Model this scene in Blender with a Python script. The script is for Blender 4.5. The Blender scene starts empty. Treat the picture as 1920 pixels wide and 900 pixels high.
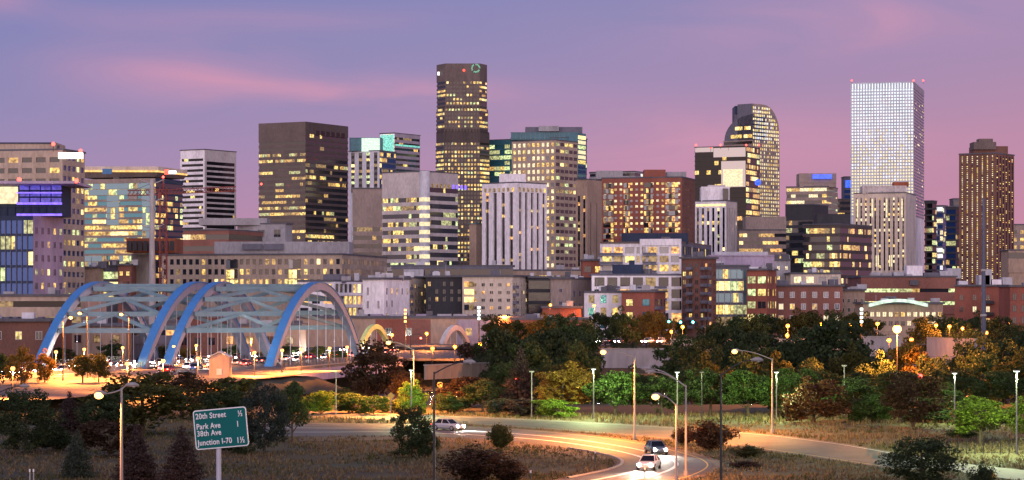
import bpy, math, random
import numpy as np
from mathutils import Vector, Matrix

# ------------------------------------------------------------------ camera, sky, sun, exposure
SC = bpy.context.scene
COL = SC.collection
F, CX, HY, CZ = 4500.0, 960.0, 560.0, 17.0          # focal length and horizon in photo pixels, eye height in metres
cam = bpy.data.cameras.new("camera")
cam.sensor_width = 36.0
cam.lens = F / 1920.0 * 36.0
cam.shift_y = (HY - 450.0) / 1920.0
cam.clip_start, cam.clip_end = 1.0, 30000.0
co = bpy.data.objects.new("camera", cam)
COL.objects.link(co)
co.location = (0, 0, CZ)
co.rotation_euler = (math.radians(90), 0, 0)
SC.camera = co

SC.render.engine = 'CYCLES'
SC.cycles.use_denoising = True
SC.cycles.max_bounces = 5
SC.cycles.diffuse_bounces = 2
SC.cycles.glossy_bounces = 3
SC.cycles.transmission_bounces = 2
SC.cycles.sample_clamp_indirect = 3.0
SC.view_settings.view_transform = 'Standard'
SC.view_settings.look = 'None'
SC.view_settings.exposure = 0.0
SC.view_settings.gamma = 1.0


def make_world():
    w = bpy.data.worlds.new("World")
    SC.world = w
    w.use_nodes = True
    nt = w.node_tree
    nt.nodes.clear()
    N, L = nt.nodes.new, nt.links.new
    out = N('ShaderNodeOutputWorld')
    tc = N('ShaderNodeTexCoord')
    sep = N('ShaderNodeSeparateXYZ')
    L(tc.outputs['Generated'], sep.inputs[0])

    def math_(op, a, b=None):
        n = N('ShaderNodeMath')
        n.operation = op
        for i, x in enumerate((a, b)):
            if x is None:
                continue
            if isinstance(x, (int, float)):
                n.inputs[i].default_value = x
            else:
                L(x, n.inputs[i])
        return n.outputs[0]
    X, Y, Zz = sep.outputs
    # front sky: pink belt over the city rising to violet blue
    mr = N('ShaderNodeMapRange')
    mr.inputs['From Min'].default_value = 0.0
    mr.inputs['From Max'].default_value = 0.3
    # tilt so the right side stays pinker
    L(math_('SUBTRACT', Zz, math_('MULTIPLY', X, 0.13)), mr.inputs['Value'])
    cr = N('ShaderNodeValToRGB')
    e = cr.color_ramp.elements
    e[0].position, e[0].color = 0.0, (0.53, 0.235, 0.345, 1)
    e[1].position, e[1].color = 1.0, (0.15, 0.165, 0.36, 1)
    for p, c in ((0.13, (0.46, 0.24, 0.375, 1)), (0.23, (0.365, 0.24, 0.41, 1)), (0.34, (0.275, 0.232, 0.435, 1)), (0.46, (0.205, 0.212, 0.445, 1))):
        n = cr.color_ramp.elements.new(p)
        n.color = c
    L(mr.outputs[0], cr.inputs[0])
    # wispy pink streaks
    comb = N('ShaderNodeCombineXYZ')
    L(math_('MULTIPLY', X, 9.0), comb.inputs[0])
    L(math_('MULTIPLY', Zz, 38.0), comb.inputs[2])
    no = N('ShaderNodeTexNoise')
    no.inputs['Scale'].default_value = 1.0
    no.inputs['Detail'].default_value = 5.0
    no.inputs['Distortion'].default_value = 0.8
    L(comb.outputs[0], no.inputs['Vector'])
    blobs = None
    for bx, bz, sx, sz, amp in ((-0.123, 0.094, 0.055, 0.012, 1.0), (-0.06, 0.085, 0.06, 0.006, 1.0), (0.13, 0.113, 0.06, 0.012, 0.9),
                                (-0.215, 0.121, 0.02, 0.006, 0.9), (0.07, 0.07, 0.08, 0.012, 0.45), (0.09, 0.055, 0.10, 0.012, 0.7), (0.2, 0.118, 0.05, 0.01, 0.6), (-0.12, 0.115, 0.08, 0.006, .35)):
        d1 = math_('POWER', math_('DIVIDE', math_('SUBTRACT', X, bx), sx), 2.0)
        d2 = math_('POWER', math_('DIVIDE', math_('SUBTRACT', Zz, bz), sz), 2.0)
        g = math_('MULTIPLY', math_('POWER', 2.718, math_('MULTIPLY', math_('ADD', d1, d2), -1.0)), amp)
        blobs = g if blobs is None else math_('ADD', blobs, g)
    nr = N('ShaderNodeMapRange')
    nr.inputs['From Min'].default_value, nr.inputs['From Max'].default_value = 0.34, 0.66
    L(no.outputs['Fac'], nr.inputs['Value'])
    cl = math_('MULTIPLY', math_('MULTIPLY', blobs, nr.outputs[0]), 0.6)
    cl = math_('MULTIPLY', cl, math_('GREATER_THAN', Y, 0.0))
    cl = math_('MINIMUM', cl, 0.8)
    mx = N('ShaderNodeMix')
    mx.data_type = 'RGBA'
    L(cl, mx.inputs['Factor'])
    L(cr.outputs[0], mx.inputs[6])
    mx.inputs[7].default_value = (0.70, 0.30, 0.42, 1)
    # western afterglow behind the camera: warm and brighter
    back = N('ShaderNodeMapRange')
    back.inputs['From Min'].default_value, back.inputs['From Max'].default_value = 0.25, -0.8
    L(Y, back.inputs['Value'])
    cr2 = N('ShaderNodeValToRGB')
    e = cr2.color_ramp.elements
    e[0].position, e[0].color = 0.0, (1.9, 1.3, 1.12, 1)
    e[1].position, e[1].color = 1.0, (0.55, 0.55, 0.85, 1)
    n = cr2.color_ramp.elements.new(0.25)
    n.color = (1.5, 1.25, 1.42, 1)
    L(math_('ABSOLUTE', Zz), cr2.inputs[0])
    mx2 = N('ShaderNodeMix')
    mx2.data_type = 'RGBA'
    L(back.outputs[0], mx2.inputs['Factor'])
    L(mx.outputs[2], mx2.inputs[6])
    L(cr2.outputs[0], mx2.inputs[7])
    bg1 = N('ShaderNodeBackground')
    L(mx2.outputs[2], bg1.inputs[0])
    bg1.inputs[1].default_value = 1.07
    # a trace of physical twilight sky under it
    sky = N('ShaderNodeTexSky')
    sky.sky_type = 'NISHITA'
    sky.sun_disc = False
    sky.sun_elevation = math.radians(1.0)
    sky.sun_rotation = math.radians(200.0)
    bg2 = N('ShaderNodeBackground')
    L(sky.outputs[0], bg2.inputs[0])
    bg2.inputs[1].default_value = 0.01
    add = N('ShaderNodeAddShader')
    L(bg1.outputs[0], add.inputs[0])
    L(bg2.outputs[0], add.inputs[1])
    L(add.outputs[0], out.inputs[0])


make_world()
sun = bpy.data.lights.new("afterglow_sun", 'SUN')
sun.energy = 0.22
sun.color = (1.0, 0.74, 0.72)
sun.angle = math.radians(25)
so = bpy.data.objects.new("afterglow_sun", sun)
COL.objects.link(so)
so.rotation_euler = (math.radians(76), 0, math.radians(-22))

# ------------------------------------------------------------------ helpers
RNG = random.Random(7)


def XW(px, D):
    return (px - CX) * D / F


def ZW(py, D):
    return CZ - (py - HY) * D / F


def sst(t):
    t = max(0.0, min(1.0, t))
    return t * t * (3 - 2 * t)


# road axis of the arch bridges: s runs away from the eye, lat to the right
RD = Vector((math.sin(math.radians(13)), math.cos(math.radians(13)), 0))
RE = Vector((RD.y, -RD.x, 0))


def SL(s, lat, z=0.0):
    p = RD * s + RE * lat
    return Vector((p.x, p.y, z))


DECK = 2.0


def ground(x, y):
    z = 4.0 * sst((215 - y) / 50.0)
    dip = sst((y - 385) / 40.0) * (1 - sst((y - 600) / 90.0))
    s, lat = x * RD.x + y * RD.y, x * RE.x + y * RE.y
    emb = (1 - sst((lat + 148) / 16.0)) * sst((lat + 250) / 14.0) * sst((s - 340) / 40.0)
    emb *= 1 - sst((s - 462) / 14.0) * (1 - sst((s - 592) / 16.0))
    z += -5.5 * dip * (1 - emb) + (DECK - 0.35) * emb
    return z


class MB:
    """collects faces and links them as one mesh object"""

    def __init__(self):
        self.v, self.f, self.m, self.mats = [], [], [], []

    def mi(self, mat):
        if mat not in self.mats:
            self.mats.append(mat)
        return self.mats.index(mat)

    def face(self, pts, mat):
        b = len(self.v)
        self.v.extend([tuple(p) for p in pts])
        self.f.append(tuple(range(b, b + len(pts))))
        self.m.append(self.mi(mat))

    def box(self, o, a, b, c, mat, skip=''):
        o, a, b, c = Vector(o), Vector(a), Vector(b), Vector(c)
        P = [o, o + a, o + a + b, o + b, o + c, o + a + c, o + a + b + c, o + b + c]
        base = len(self.v)
        self.v.extend([tuple(p) for p in P])
        k = self.mi(mat)
        for nm, q in (('d', (0, 3, 2, 1)), ('u', (4, 5, 6, 7)), ('f', (0, 1, 5, 4)), ('r', (1, 2, 6, 5)), ('b', (2, 3, 7, 6)), ('l', (3, 0, 4, 7))):
            if nm in skip:
                continue
            self.f.append(tuple(base + i for i in q))
            self.m.append(k)

    def cbox(self, x0, x1, y0, y1, z0, z1, mat):
        self.box((x0, y0, z0), (x1 - x0, 0, 0), (0, y1 - y0, 0), (0, 0, z1 - z0), mat)

    def path(self, pts, radii, n, mat, cap=True):
        pts = [Vector(p) for p in pts]
        if not isinstance(radii, (list, tuple)):
            radii = [radii] * len(pts)
        base = len(self.v)
        k = self.mi(mat)
        for i, p in enumerate(pts):
            t = (pts[min(i + 1, len(pts) - 1)] - pts[max(i - 1, 0)]).normalized()
            ref = Vector((1, 0, 0)) if abs(t.z) > 0.8 else Vector((0, 0, 1))
            a = t.cross(ref).normalized()
            b = t.cross(a).normalized()
            for j in range(n):
                w = 2 * math.pi * (j + .5) / n
                self.v.append(tuple(p + (a * math.cos(w) + b * math.sin(w)) * radii[i]))
        for i in range(len(pts) - 1):
            for j in range(n):
                q = (base + i * n + j, base + i * n + (j + 1) % n, base + (i + 1) * n + (j + 1) % n, base + (i + 1) * n + j)
                self.f.append(q)
                self.m.append(k)
        if cap:
            self.f.append(tuple(base + j for j in reversed(range(n))))
            self.f.append(tuple(base + (len(pts) - 1) * n + j for j in range(n)))
            self.m += [k, k]

    def beam(self, p, q, w, h, mat):
        p, q = Vector(p), Vector(q)
        t = q - p
        side = t.cross(Vector((0, 0, 1)))
        side = side.normalized() if side.length > 1e-6 else Vector((1, 0, 0))
        up = side.cross(t).normalized()
        self.box(p - side * w / 2 - up * h / 2, side * w, t, up * h, mat)

    def prism(self, pts, z0, z1, mat, top=True):
        n = len(pts)
        for i in range(n):
            a, b = pts[i], pts[(i + 1) % n]
            self.face([(a[0], a[1], z0), (b[0], b[1], z0), (b[0], b[1], z1), (a[0], a[1], z1)], mat)
        if top:
            self.face([(p[0], p[1], z1) for p in pts], mat)
            self.face([(p[0], p[1], z0) for p in reversed(pts)], mat)

    def ball(self, c, r, mat, nu=10, nv=6, sz=1.0):
        c = Vector(c)
        base = len(self.v)
        k = self.mi(mat)
        for i in range(nv + 1):
            th = math.pi * i / nv
            for j in range(nu):
                ph = 2 * math.pi * j / nu
                self.v.append((c.x + r * math.sin(th) * math.cos(ph), c.y + r * math.sin(th) * math.sin(ph), c.z + r * sz * math.cos(th)))
        for i in range(nv):
            for j in range(nu):
                self.f.append((base + i * nu + j, base + (i + 1) * nu + j, base + (i + 1) * nu + (j + 1) % nu, base + i * nu + (j + 1) % nu))
                self.m.append(k)

    def build(self, name, parent=None, origin=None, smooth=False):
        o = Vector(origin) if origin is not None else (parent_loc(parent) if parent else Vector((0, 0, 0)))
        me = bpy.data.meshes.new(name)
        me.from_pydata([(a - o.x, b - o.y, c - o.z) for a, b, c in self.v], [], self.f)
        for mt in self.mats:
            me.materials.append(mt)
        me.polygons.foreach_set('material_index', self.m)
        if smooth:
            me.polygons.foreach_set('use_smooth', [True] * len(self.f))
        me.update()
        ob = bpy.data.objects.new(name, me)
        COL.objects.link(ob)
        if parent:
            ob.parent = parent
        else:
            ob.location = o
        return ob


def parent_loc(p):
    l = Vector((0, 0, 0))
    while p:
        l += p.location
        p = p.parent
    return l


def tag(o, label=None, cat=None, group=None, kind=None):
    for k, v in (('label', label), ('category', cat), ('group', group), ('kind', kind)):
        if v:
            o[k] = v
    return o


def thing(name, label, cat, loc, group=None):
    o = bpy.data.objects.new(name, None)
    o.empty_display_size = 0.5
    COL.objects.link(o)
    o.location = loc
    return tag(o, label, cat, group)


def copy_tree(o, parent=None):
    c = o.copy()
    COL.objects.link(c)
    if parent:
        c.parent = parent
    for ch in list(o.children):
        copy_tree(ch, c)
    return c


def own_material(o, mat, slot=0):
    o.material_slots[slot].link = 'OBJECT'
    o.material_slots[slot].material = mat


# ------------------------------------------------------------------ materials
def nodes_of(name):
    m = bpy.data.materials.new(name)
    m.use_nodes = True
    nt = m.node_tree
    nt.nodes.clear()
    out = nt.nodes.new('ShaderNodeOutputMaterial')
    return m, nt, out


def surf(name, rgb, rough=0.8, var=0.25, scale=0.12, fine=1.2, metal=0.0, spec=0.4, bump=0.0, tint=None, streak=True):
    """matt surface whose colour wanders with large stains and fine grain, placed in world metres"""
    m, nt, out = nodes_of(name)
    N, L = nt.nodes.new, nt.links.new
    p = N('ShaderNodeBsdfPrincipled')
    L(p.outputs[0], out.inputs[0])
    p.inputs['Roughness'].default_value = rough
    p.inputs['Metallic'].default_value = metal
    p.inputs['Specular IOR Level'].default_value = spec
    g = N('ShaderNodeNewGeometry')
    mp = N('ShaderNodeMapping')
    mp.inputs['Scale'].default_value = (1, 1, 0.35 if streak else 1)
    L(g.outputs['Position'], mp.inputs[0])
    n1 = N('ShaderNodeTexNoise')
    n1.inputs['Scale'].default_value = scale
    n1.inputs['Detail'].default_value = 5
    L(mp.outputs[0], n1.inputs['Vector'])
    n2 = N('ShaderNodeTexNoise')
    n2.inputs['Scale'].default_value = fine
    n2.inputs['Detail'].default_value = 4
    L(mp.outputs[0], n2.inputs['Vector'])
    ad = N('ShaderNodeMath')
    ad.operation = 'ADD'
    L(n1.outputs['Fac'], ad.inputs[0])
    L(n2.outputs['Fac'], ad.inputs[1])
    r = N('ShaderNodeMapRange')
    r.inputs['From Min'].default_value, r.inputs['From Max'].default_value = 0.7, 1.3
    L(ad.outputs[0], r.inputs['Value'])
    mx = N('ShaderNodeMix')
    mx.data_type = 'RGBA'
    L(r.outputs[0], mx.inputs['Factor'])
    lo = tuple(c * (1 - var) for c in rgb)
    hi = tuple(min(1, c * (1 + var)) for c in (tint or rgb))
    mx.inputs[6].default_value = (*lo, 1)
    mx.inputs[7].default_value = (*hi, 1)
    L(mx.outputs[2], p.inputs['Base Color'])
    if bump:
        b = N('ShaderNodeBump')
        b.inputs['Strength'].default_value = bump
        b.inputs['Distance'].default_value = 0.05
        L(n2.outputs['Fac'], b.inputs['Height'])
        L(b.outputs[0], p.inputs['Normal'])
    return m


def glass(name, rgb, rough=0.07, metal=0.0, ior=1.7):
    m, nt, out = nodes_of(name)
    N, L = nt.nodes.new, nt.links.new
    p = N('ShaderNodeBsdfPrincipled')
    L(p.outputs[0], out.inputs[0])
    p.inputs['Base Color'].default_value = (*rgb, 1)
    p.inputs['Roughness'].default_value = rough
    p.inputs['Metallic'].default_value = metal
    p.inputs['IOR'].default_value = ior
    g = N('ShaderNodeNewGeometry')
    n1 = N('ShaderNodeTexNoise')
    n1.inputs['Scale'].default_value = 0.35
    n1.inputs['Detail'].default_value = 2
    L(g.outputs['Position'], n1.inputs['Vector'])
    b = N('ShaderNodeBump')
    b.inputs['Strength'].default_value = 0.12
    b.inputs['Distance'].default_value = 0.1
    L(n1.outputs['Fac'], b.inputs['Height'])
    L(b.outputs[0], p.inputs['Normal'])
    return m


def lit(name, rgb, s, mottle=0.75, scale=0.9, sampled=False):
    """a lit room or lamp: uneven emission from inside, behind glossy glass"""
    m, nt, out = nodes_of(name)
    N, L = nt.nodes.new, nt.links.new
    p = N('ShaderNodeBsdfPrincipled')
    L(p.outputs[0], out.inputs[0])
    p.inputs['Base Color'].default_value = (rgb[0] * .12, rgb[1] * .12, rgb[2] * .12, 1)
    p.inputs['Roughness'].default_value = 0.15
    p.inputs['Emission Color'].default_value = (*rgb, 1)
    g = N('ShaderNodeNewGeometry')
    n1 = N('ShaderNodeTexNoise')
    n1.inputs['Scale'].default_value = scale
    n1.inputs['Detail'].default_value = 2
    L(g.outputs['Position'], n1.inputs['Vector'])
    r = N('ShaderNodeMapRange')
    r.inputs['From Min'].default_value, r.inputs['From Max'].default_value = 0.35, 0.65
    r.inputs['To Min'].default_value, r.inputs['To Max'].default_value = s * (1 - mottle), s * (1 + mottle)
    L(n1.outputs['Fac'], r.inputs['Value'])
    L(r.outputs[0], p.inputs['Emission Strength'])
    if not sampled:
        m.cycles.emission_sampling = 'NONE'
    return m


W = {}
for nm, c, kw in (
    ('beige', (.40, .315, .255), {}), ('tan', (.36, .26, .20), {}), ('brown', (.13, .10, .095), {}), ('darkbrown', (.085, .066, .064), {}),
    ('palebrown', (.30, .235, .21), {}), ('white', (.78, .75, .80), {}), ('offwhite', (.52, .47, .46), {}), ('grey', (.32, .31, .34), {}), ('purplegrey', (.33, .29, .36), {}),
    ('darkgrey', (.10, .095, .115), {}), ('charcoal', (.04, .04, .05), {}), ('brick', (.235, .10, .078), dict(fine=3, var=.28)), ('redbrick', (.27, .088, .062), dict(fine=3, var=.28)),
    ('brownbrick', (.17, .08, .062), dict(fine=3, var=.28)), ('concrete', (.36, .33, .31), dict(var=.22)), ('roof', (.10, .10, .12), {}), ('paleroof', (.42, .42, .47), {}),
    ('navy', (.025, .04, .085), {}), ('teal', (.05, .16, .21), dict(rough=.3)), ('black', (.014, .014, .017), dict(rough=.35)), ('metal', (.32, .32, .34), dict(rough=.45)),
    ('darkmetal', (.035, .035, .04), dict(rough=.5)), ('rust', (.26, .075, .035), {}), ('cream', (.58, .49, .41), {}), ('lilac', (.36, .30, .42), {}), ('slate', (.13, .13, .17), {}),
    ('bluesteel', (.06, .20, .42), dict(rough=.45)), ('greensteel', (.30, .36, .36), dict(rough=.5)), ('silver', (.52, .53, .6), dict(rough=.4)), ('paleblue', (.47, .52, .60), dict(rough=.5)),
):
    W[nm] = surf(nm + '_wall', c, **({'rough': .8} | kw))
GL = dict(
    dark=glass('dark_glass', (.018, .022, .032)), brown=glass('bronze_glass', (.03, .022, .018), .1), blue=glass('blue_glass', (.035, .085, .27), .06, .6, 1.6),
    teal=glass('teal_glass', (.06, .24, .31), .08, .45), mirror=glass('mirror_glass', (.40, .42, .44), .035, .92), black=glass('black_glass', (.006, .006, .009), .04, 0, 1.4),
    sky=glass('sky_blue_glass', (.16, .30, .37), .08, .35), pale=glass('pale_glass', (.22, .24, .27), .12, .2))
LIT = dict(
    a=lit('warm_lit_room', (1, .62, .17), 1.05), b=lit('yellow_lit_room', (1, .74, .24), .95), c=lit('amber_lit_room', (1, .48, .15), 1.1), w=lit('white_lit_room', (1, .82, .48), 1.1, .5),
    g=lit('green_white_lit_room', (.78, .92, .42), .9), d=lit('dim_lit_room', (.75, .5, .22), .35), k=lit('bright_lit_room', (1, .74, .30), 1.7, .4),
    p=lit('pale_lit_room', (.92, .92, .95), 1.05, .35), q=lit('cool_pale_lit_room', (.80, .93, 1.0), 1.1, .2), s=lit('sunlit_yellow_room', (1, .84, .50), 1.0, .25), v=lit('violet_lit_panel', (.22, .13, 1.0), 1.7, .25),
    e=lit('soft_lit_room', (1, .60, .20), .55), h=lit('soft_green_lit_room', (.85, .85, .40), .5), t=lit('teal_lit_glass', (.30, .95, .78), .75, .4), tw=lit('pale_teal_lit_glass', (.75, 1.0, .80), 1.0, .25), o=lit('orange_soffit_light', (1, .56, .16), 1.3, .3),
    r=lit('red_lamp', (1, .07, .05), 6, .1), sgn=lit('white_sign_face', (1, .96, .95), 2.6, .1), blu=lit('blue_sign_face', (.05, .12, 1.0), 1.6, .3), grn=lit('green_ring_face', (.25, .75, .5), .7, .3),
    red=lit('red_sign_face', (1, .12, .08), 1.8, .2))
PAL = {'warm': 'aaabbcdeek', 'office': 'aabbeehdgk', 'soft': 'eeddhab', 'green': 'gghhbedk', 'white': 'wwwsbea', 'mix': 'abcwgdde', 'amber': 'ccabdeed', 'pale': 'ppsw'}


# ------------------------------------------------------------------ facades
class Face:
    def __init__(self, a, b, z0, z1):
        self.a = Vector((a[0], a[1], 0))
        b = Vector((b[0], b[1], 0))
        self.L = (b - self.a).length
        self.u = (b - self.a).normalized()
        self.n = Vector((self.u.y, -self.u.x, 0))
        self.z0, self.z1 = z0, z1

    def P(self, u, z, d=0.0):
        p = self.a + self.u * u + self.n * d
        return Vector((p.x, p.y, z))

    def box(self, mb, u0, u1, z0, z1, d0, d1, mat, skip='b'):
        mb.box(self.P(u0, z0, d1), self.u * (u1 - u0), -self.n * (d1 - d0), (0, 0, z1 - z0), mat, skip)


MESH_CACHE = {}


def pane_mesh(w, h, cells, vertical, frame, fm):
    """one window: glass cells side by side (or stacked), 8 cm thick, with an optional frame and mullion"""
    key = (round(w, 2), round(h, 2), tuple(m.name for m in cells), vertical, frame, fm.name if fm else '')
    if key in MESH_CACHE:
        return MESH_CACHE[key]
    mb = MB()
    n = len(cells)
    for i, m in enumerate(cells):
        if vertical:
            mb.face([(0, 0, h * i / n), (w, 0, h * i / n), (w, 0, h * (i + 1) / n), (0, 0, h * (i + 1) / n)], m)
        else:
            mb.face([(w * i / n, 0, 0), (w * (i + 1) / n, 0, 0), (w * (i + 1) / n, 0, h), (w * i / n, 0, h)], m)
    for q in ([(0, 0, h), (w, 0, h), (w, .08, h), (0, .08, h)], [(0, .08, 0), (w, .08, 0), (w, 0, 0), (0, 0, 0)], [(0, .08, 0), (0, 0, 0), (0, 0, h), (0, .08, h)], [(w, 0, 0), (w, .08, 0), (w, .08, h), (w, 0, h)]):
        mb.face(q, cells[0])
    if frame:
        t = frame
        for x0, x1, z0, z1, y in ((-t, 0, -t, h + t, -.05), (w, w + t, -t, h + t, -.05), (0, w, -t, 0, -.047), (0, w, h, h + t, -.047), (w / 2 - t / 2, w / 2 + t / 2, 0, h, -.044)):
            mb.cbox(x0, x1, y, .06, z0, z1, fm)
    me = bpy.data.meshes.new('window')
    me.from_pydata(mb.v, [], mb.f)
    for mt in mb.mats:
        me.materials.append(mt)
    me.polygons.foreach_set('material_index', mb.m)
    MESH_CACHE[key] = me
    return me


class Building:
    def __init__(self, name, label, pos, cat='building', group=None):
        self.root = thing(name, label, cat, pos, group)
        self.loc = Vector(pos)
        self.wins = []      # (name, face, u, z, w, h, d, cells, vertical, frame, fmat)
        self.rng = random.Random(label)
        self.wall = MB()

    def add_window(self, face, u, z, w, h, d, cells, vertical=False, frame=0, fm=None, name='window'):
        self.wins.append((name, face, u, z, w, h, d, cells, vertical, frame, fm))

    def part(self, mb, name):
        if mb.f:
            return mb.build(name, self.root, self.loc)

    def finish(self, roofs=True):
        self.part(self.wall, 'wall')
        by = {}
        for w in self.wins:
            by.setdefault(w[0], []).append(w)
        for name, ws in by.items():
            ws.sort(key=lambda w: (-round(w[4] * w[5], 1), -w[3]))
            for w in ws[:100]:
                _, f, u, z, ww, hh, d, cells, ver, fr, fm = w
                o = bpy.data.objects.new(name, pane_mesh(ww, hh, cells, ver, fr, fm))
                COL.objects.link(o)
                o.parent = self.root
                o.location = f.P(u, z, d) - self.loc
                o.rotation_euler = (0, 0, math.atan2(f.u.y, f.u.x))
            if len(ws) > 100:
                mb = MB()
                for w in ws[100:]:
                    _, f, u, z, ww, hh, d, cells, ver, fr, fm = w
                    n = len(cells)
                    for i, m in enumerate(cells):
                        if ver:
                            f.box(mb, u, u + ww, z + hh * i / n, z + hh * (i + 1) / n, d - .08, d, m)
                        else:
                            f.box(mb, u + ww * i / n, u + ww * (i + 1) / n, z, z + hh, d - .08, d, m)
                mb.build('glazing', self.root, self.loc)['kind'] = 'stuff'

    # ---- styles
    def pick(self, st, fp, grad=None):
        r = self.rng.random()
        if grad is not None:
            return LIT['q' if grad > self.rng.uniform(.6, 1.0) else 'p' if grad > self.rng.uniform(.25, .7) else 's']
        if r < st.get('lit', .3) * fp:
            return LIT[self.rng.choice(PAL[st.get('pal', 'office')])]
        return GL[st.get('glass', 'dark')]

    def dress(self, face, st, zhide):
        if not st:
            return
        rng, wl = self.rng, self.wall
        wm = W[st.get('wall', 'beige')]
        sm = W[st['span']] if st.get('span') else wm
        fl, pd = st.get('fl', 4.0), st.get('pd', .4)
        top, H0 = st.get('top', 2.0), face.z0
        L, z1 = face.L, face.z1
        k = st['k']
        zt = z1 - top
        nf = int((zt - max(H0, zhide)) / fl)
        ends = st.get('ends', 0.0)          # blank margins at both ends
        sp = st.get('sp', .45)
        if k == 'grid':
            bay = st.get('bay', 4.0)
            nb = max(1, round((L - 2 * ends) / bay))
            bw = (L - 2 * ends) / nb
            wu = st.get('wu', .6)
            pw = bw * (1 - wu)
            face.box(wl, -pd, ends + pw / 2, H0, z1, 0, pd, wm)
            face.box(wl, L - ends - pw / 2, L, H0, z1, 0, pd, wm)
            for i in range(1, nb):
                c = ends + i * bw
                face.box(wl, c - pw / 2, c + pw / 2, H0, zt + top * .5, 0, pd, wm)
            if top > 0.01:
                face.box(wl, 0, L, zt, z1 - .01, 0, pd - .02, wm)
            skipc = st.get('skip', ())
            for j in range(nf):
                ztop = zt - j * fl
                face.box(wl, 0, L, ztop - fl, ztop - fl + fl * sp, 0, pd - .05, sm)
                fp = rng.choice(st.get('rows', (.35, .7, 1, 1, 1.3, 1.7)))
                for i in range(nb):
                    m = self.pick(st, fp, (1 - j / nf) if st.get('grad') else None)
                    self.add_window(face, ends + i * bw + pw / 2, ztop - fl + fl * sp, bw - pw, fl * (1 - sp), st.get('wd', .09), [m], False, st.get('frame', 0), W[st['fm']] if st.get('fm') else None)
        elif k == 'punch':
            # a solid wall with separate windows set in it (frames proud of the wall)
            bay = st.get('bay', 4.0)
            nb = max(1, round((L - 2 * ends) / bay))
            bw = (L - 2 * ends) / nb
            ww, wh = st.get('ww', 1.8), st.get('wh', 1.8)
            for j in range(nf):
                zb = zt - (j + 1) * fl + fl * .28
                fp = rng.choice((.5, 1, 1, 1.5))
                for i in range(nb):
                    if rng.random() < st.get('gap', 0):
                        continue
                    m = self.pick(st, fp)
                    self.add_window(face, ends + (i + .5) * bw - ww / 2, zb, ww, wh, .06, [m], False, st.get('frame', .12), W[st.get('fm', 'offwhite')])
            if st.get('balc'):
                self.balconies(face, st, nf, zt, fl, ends, bw, nb)
        elif k == 'band':
            cw = st.get('cell', 3.0)
            n = max(2, round((L - 2 * ends) / cw))
            face.box(wl, -pd if not ends else 0, L, zt, z1, 0, pd, wm)
            if ends:
                face.box(wl, -pd, ends, H0, zt, 0, pd - .02, wm)
                face.box(wl, L - ends, L, H0, zt, 0, pd - .02, wm)
            for j in range(nf):
                ztop = zt - j * fl
                face.box(wl, ends - (0 if ends else pd), L - ends, ztop - fl, ztop - fl + fl * sp, 0, pd - .04, sm)
                fp = rng.choice(st.get('rows', (.3, .6, 1, 1, 1.4, 2.0)))
                cells, prev = [], None
                for i in range(n):
                    if prev is not None and rng.random() < .45:
                        cells.append(prev)
                    else:
                        prev = self.pick(st, fp)
                        cells.append(prev)
                self.add_window(face, ends, ztop - fl + fl * sp, L - 2 * ends, fl * (1 - sp), .06, cells, name='window_band')
            mu = st.get('mull')
            if mu:
                nm = max(2, round(L / mu))
                mb = wl
                for i in range(1, nm):
                    face.box(mb, L * i / nm - .09, L * i / nm + .09, max(H0, zhide), zt, 0, pd + .05, W[st.get('mm', 'metal')])
        elif k == 'vert':
            bay = st.get('bay', 6.0)
            nb = max(1, round((L - 2 * ends) / bay))
            bw = (L - 2 * ends) / nb
            pw = bw * (1 - st.get('wu', .5))
            face.box(wl, -pd, ends + pw / 2, H0, z1, 0, pd, wm)
            face.box(wl, L - ends - pw / 2, L, H0, z1, 0, pd, wm)
            for i in range(1, nb):
                c = ends + i * bw
                face.box(wl, c - pw / 2, c + pw / 2, H0, z1 - .02, 0, pd, wm)
            if top > .01:
                face.box(wl, 0, L, zt, z1 - .05, 0, pd - .05, wm)
            for i in range(nb):
                cells = []
                for j in range(nf):
                    cells.append(self.pick(st, 1.0))
                    cells.append(GL['black'] if st.get('dk', True) else GL[st.get('glass', 'dark')])
                if cells:
                    self.add_window(face, ends + i * bw + pw / 2, zt - nf * fl, bw - pw, nf * fl, .06, list(reversed(cells)), True, name='window_strip')

    def balconies(self, face, st, nf, zt, fl, ends, bw, nb):
        cols = st['balc']
        for j in range(nf):
            zb = zt - (j + 1) * fl
            for i in cols:
                if i >= nb:
                    continue
                mb = MB()
                u0, u1 = ends + i * bw + bw * .06, ends + (i + 1) * bw - bw * .06
                bm = W[st.get('bm', 'slate')]
                face.box(mb, u0, u1, zb - .1, zb + .12, 0, 1.6, bm, '')
                face.box(mb, u0, u1, zb + .2, zb + 1.05, 1.5, 1.56, bm, '')
                face.box(mb, u0, u0 + .06, zb + .2, zb + 1.04, 0, 1.49, bm, '')
                face.box(mb, u1 - .06, u1, zb + .2, zb + 1.04, 0, 1.49, bm, '')
                mb.build('balcony', self.root, self.loc)

    def mass(self, pts, z0, z1, mat, coping=None):
        """closed volume on a footprint, plus a thin coping as its own part"""
        self.wall.prism(pts, z0, z1, mat)
        if coping:
            mb = MB()
            c = Vector((sum(p[0] for p in pts) / len(pts), sum(p[1] for p in pts) / len(pts), 0))
            q = []
            for p in pts:
                v = Vector((p[0], p[1], 0)) - c
                q.append(c + v * (1 + .9 / max(v.length, 1)))
            mb.prism(q, z1 + .004, z1 + .7, coping)
            self.part(mb, 'roof')


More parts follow.
